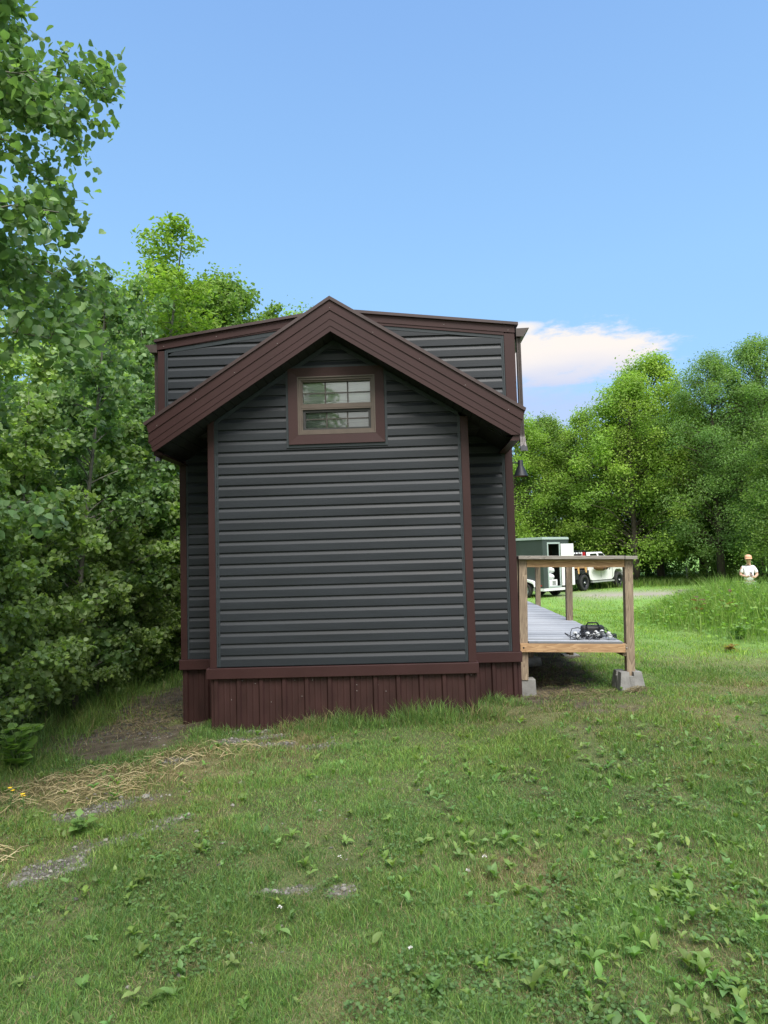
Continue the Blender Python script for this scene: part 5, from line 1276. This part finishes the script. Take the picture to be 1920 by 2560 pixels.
# ------------------------------------------------------------------ the person by the mound
PX, PY = 11.70, 16.0
person = thing('person', 'person in peach cap and white tee looking down at a phone behind the mound', 'person', (PX, PY, -0.99), rad(-14))
def skin_mesh(name, verts, edges, radii, m, parent, root=0, sub=2):
    me = bpy.data.meshes.new(name); me.from_pydata(verts, edges, []); o = bpy.data.objects.new(name, me); link(o)
    md = o.modifiers.new('skin', 'SKIN'); md.use_smooth_shade = True; md.branch_smoothing = 0.4
    for i, r in enumerate(radii): me.skin_vertices[0].data[i].radius = (r, r) if isinstance(r, (int, float)) else r
    me.skin_vertices[0].data[root].use_root = True
    sd_ = o.modifiers.new('sub', 'SUBSURF'); sd_.levels = sub; sd_.render_levels = sub
    dg = bpy.context.evaluated_depsgraph_get(); me2 = bpy.data.meshes.new_from_object(o.evaluated_get(dg))
    bpy.data.objects.remove(o); me2.name = name; me2.materials.clear(); me2.materials.append(m)
    me2.polygons.foreach_set('use_smooth', np.ones(len(me2.polygons), bool))
    o2 = bpy.data.objects.new(name, me2); return link(o2, parent)
M_SKIN = mat('skin', (0.52, 0.30, 0.22), .55, noise=.05); M_TEE = mat('white tee cloth', (0.75, 0.76, 0.80), .85, noise=.06, nscale=14, bump=.15, bscale=12)
M_PANT = mat('pale grey trousers', (0.45, 0.46, 0.45), .85, noise=.1, bump=.15, bscale=14); M_CAP = mat('peach cap cloth', (0.62, 0.33, 0.20), .8, noise=.08); M_HAIR = mat('brown hair', (0.05, 0.03, 0.02), .7)
# faces -y (towards the camera); joints
J = [(0, 0, .95), (0, .01, 1.15), (0, .02, 1.36), (0, .0, 1.46), (0, -.025, 1.52),                      # 0-4 pelvis..neck
     (-.18, .02, 1.40), (-.24, .03, 1.15), (-.10, -.24, 1.09), (-.045, -.31, 1.13),                   # 5-8 right arm to hand
     (.18, .02, 1.40), (.25, .02, 1.15), (.11, -.23, 1.07), (.05, -.30, 1.10),                         # 9-12 left arm
     (-.10, .0, .90), (-.11, -.02, .50), (-.12, .03, .09), (-.13, -.12, .04),                          # 13-16
     (.10, .0, .90), (.12, -.02, .50), (.14, .03, .09), (.16, -.12, .04),                               # 17-20
     (0, -.055, 1.585), (0, -.07, 1.67), (0, -.05, 1.745)]                                              # 21-23 head
E_ = [(0, 1), (1, 2), (2, 3), (3, 4), (2, 5), (5, 6), (6, 7), (7, 8), (2, 9), (9, 10), (10, 11), (11, 12), (0, 13), (13, 14), (14, 15), (15, 16), (0, 17), (17, 18), (18, 19), (19, 20), (4, 21), (21, 22), (22, 23)]
Rr = [(.15, .11), (.14, .10), (.15, .105), .066, .06, .062, .046, .036, (.04, .018), .062, .046, .036, (.04, .018), .09, .058, .042, (.045, .03), .09, .058, .042, (.045, .03), .07, .088, .062]
body = skin_mesh('body', J, E_, Rr, M_SKIN, person)
b = MB(); lump(b, (0, -.058, 1.655), .102, 11, (.80, .95, 1.12))      # face features, ears and fingers joined onto the body surface
for sx in (-1, 1):
    lump(b, (sx*.085, -.035, 1.675), .028, 1, (.4, .8, 1.1)); lump(b, (sx*.033, -.138, 1.685), .011, 2)
b.tube([(0, -.138, 1.70), (0, -.162, 1.662), (0, -.145, 1.652)], [.008, .015, .012], 8); b.tube([(-.026, -.135, 1.628), (0, -.143, 1.625), (.026, -.135, 1.628)], .006, 6)
for sx, hp_ in ((-1, (-.045, -.31, 1.13)), (1, (.05, -.30, 1.10))):
    for k in range(4):
        L = (.032, .036, .034, .027)[k]; o0 = Vector(hp_)+Vector((-sx*.012, -.018+.0*k, .03-.019*k))
        b.tube([o0, o0+Vector((-sx*L*.6, -.022, .004)), o0+Vector((-sx*L*1.2, -.012, .008)), o0+Vector((-sx*L*1.3, .004, .010))], [.009, .0085, .008, .006], 6)
    o0 = Vector(hp_)+Vector((0, -.01, .038)); b.tube([o0, o0+Vector((-sx*.02, -.012, .022)), o0+Vector((-sx*.04, -.004, .026))], [.010, .009, .007], 6)
fe = b.build('body_detail', M_SKIN); 
dd = fe.data
bm_v = len(body.data.vertices)
import bmesh
bm = bmesh.new(); bm.from_mesh(body.data); bm.from_mesh(dd); bm.to_mesh(body.data); bm.free(); bpy.data.objects.remove(fe)
tee = skin_mesh('shirt', [(0, 0, .88), (0, .01, 1.12), (0, .02, 1.36), (0, .008, 1.455), (-.155, .02, 1.41), (-.215, .03, 1.20), (.155, .02, 1.41), (.245, .02, 1.20)], [(0, 1), (1, 2), (2, 3), (2, 4), (4, 5), (2, 6), (6, 7)],
          [(.175, .13), (.165, .125), (.150, .118), .07, .072, .068, .072, .068], M_TEE, person)
pants = skin_mesh('trousers', [(0, 0, .94), (-.10, 0, .86), (-.11, -.02, .50), (-.12, .02, .10), (.10, 0, .86), (.12, -.02, .50), (.14, .02, .10)], [(0, 1), (1, 2), (2, 3), (0, 4), (4, 5), (5, 6)],
          [(.165, .125), .105, .078, .066, .105, .078, .066], M_PANT, person)
b = MB(); b.lathe([(.104, 0), (.108, .03), (.098, .075), (.06, .108), (.02, .118), (0, .118)], Matrix.Translation((0, -.05, 1.69)) @ Matrix.Rotation(rad(14), 4, 'X'), 20)
rows = []
for i in range(9):
    a = math.pi*(1.12+.76*i/8); rows.append([(math.cos(a)*.10, -.045+math.sin(a)*.10, 1.70), (math.cos(a)*.112, -.045+math.sin(a)*.195, 1.675)])
b.grid(rows, True); b.grid([[(p[0], p[1], p[2]-.006) for p in r] for r in rows], True); b.build('cap', M_CAP, person)
b = MB(); lump(b, (0, .0, 1.665), .088, 5, (1.02, .85, .9)); b.build('hair', M_HAIR, person)
for sx in (-1, 1):
    b = MB(); lump(b, (sx*.135+.005, -.045, .045), .1, 7, (.5, 1.35, .5)); b.build('shoe', M_BLACK, person)
ph = thing('mobile_phone', 'black phone held in both hands by the person in the white tee', 'phone', world_of(person, (0, -.345, 1.14)), rad(-14))
b = MB(); b.box(-.036, .036, -.005, .005, -.02, .125, Matrix.Rotation(rad(-35), 4, 'X')); b.build('phone_case', M_BLACK, ph, .003)
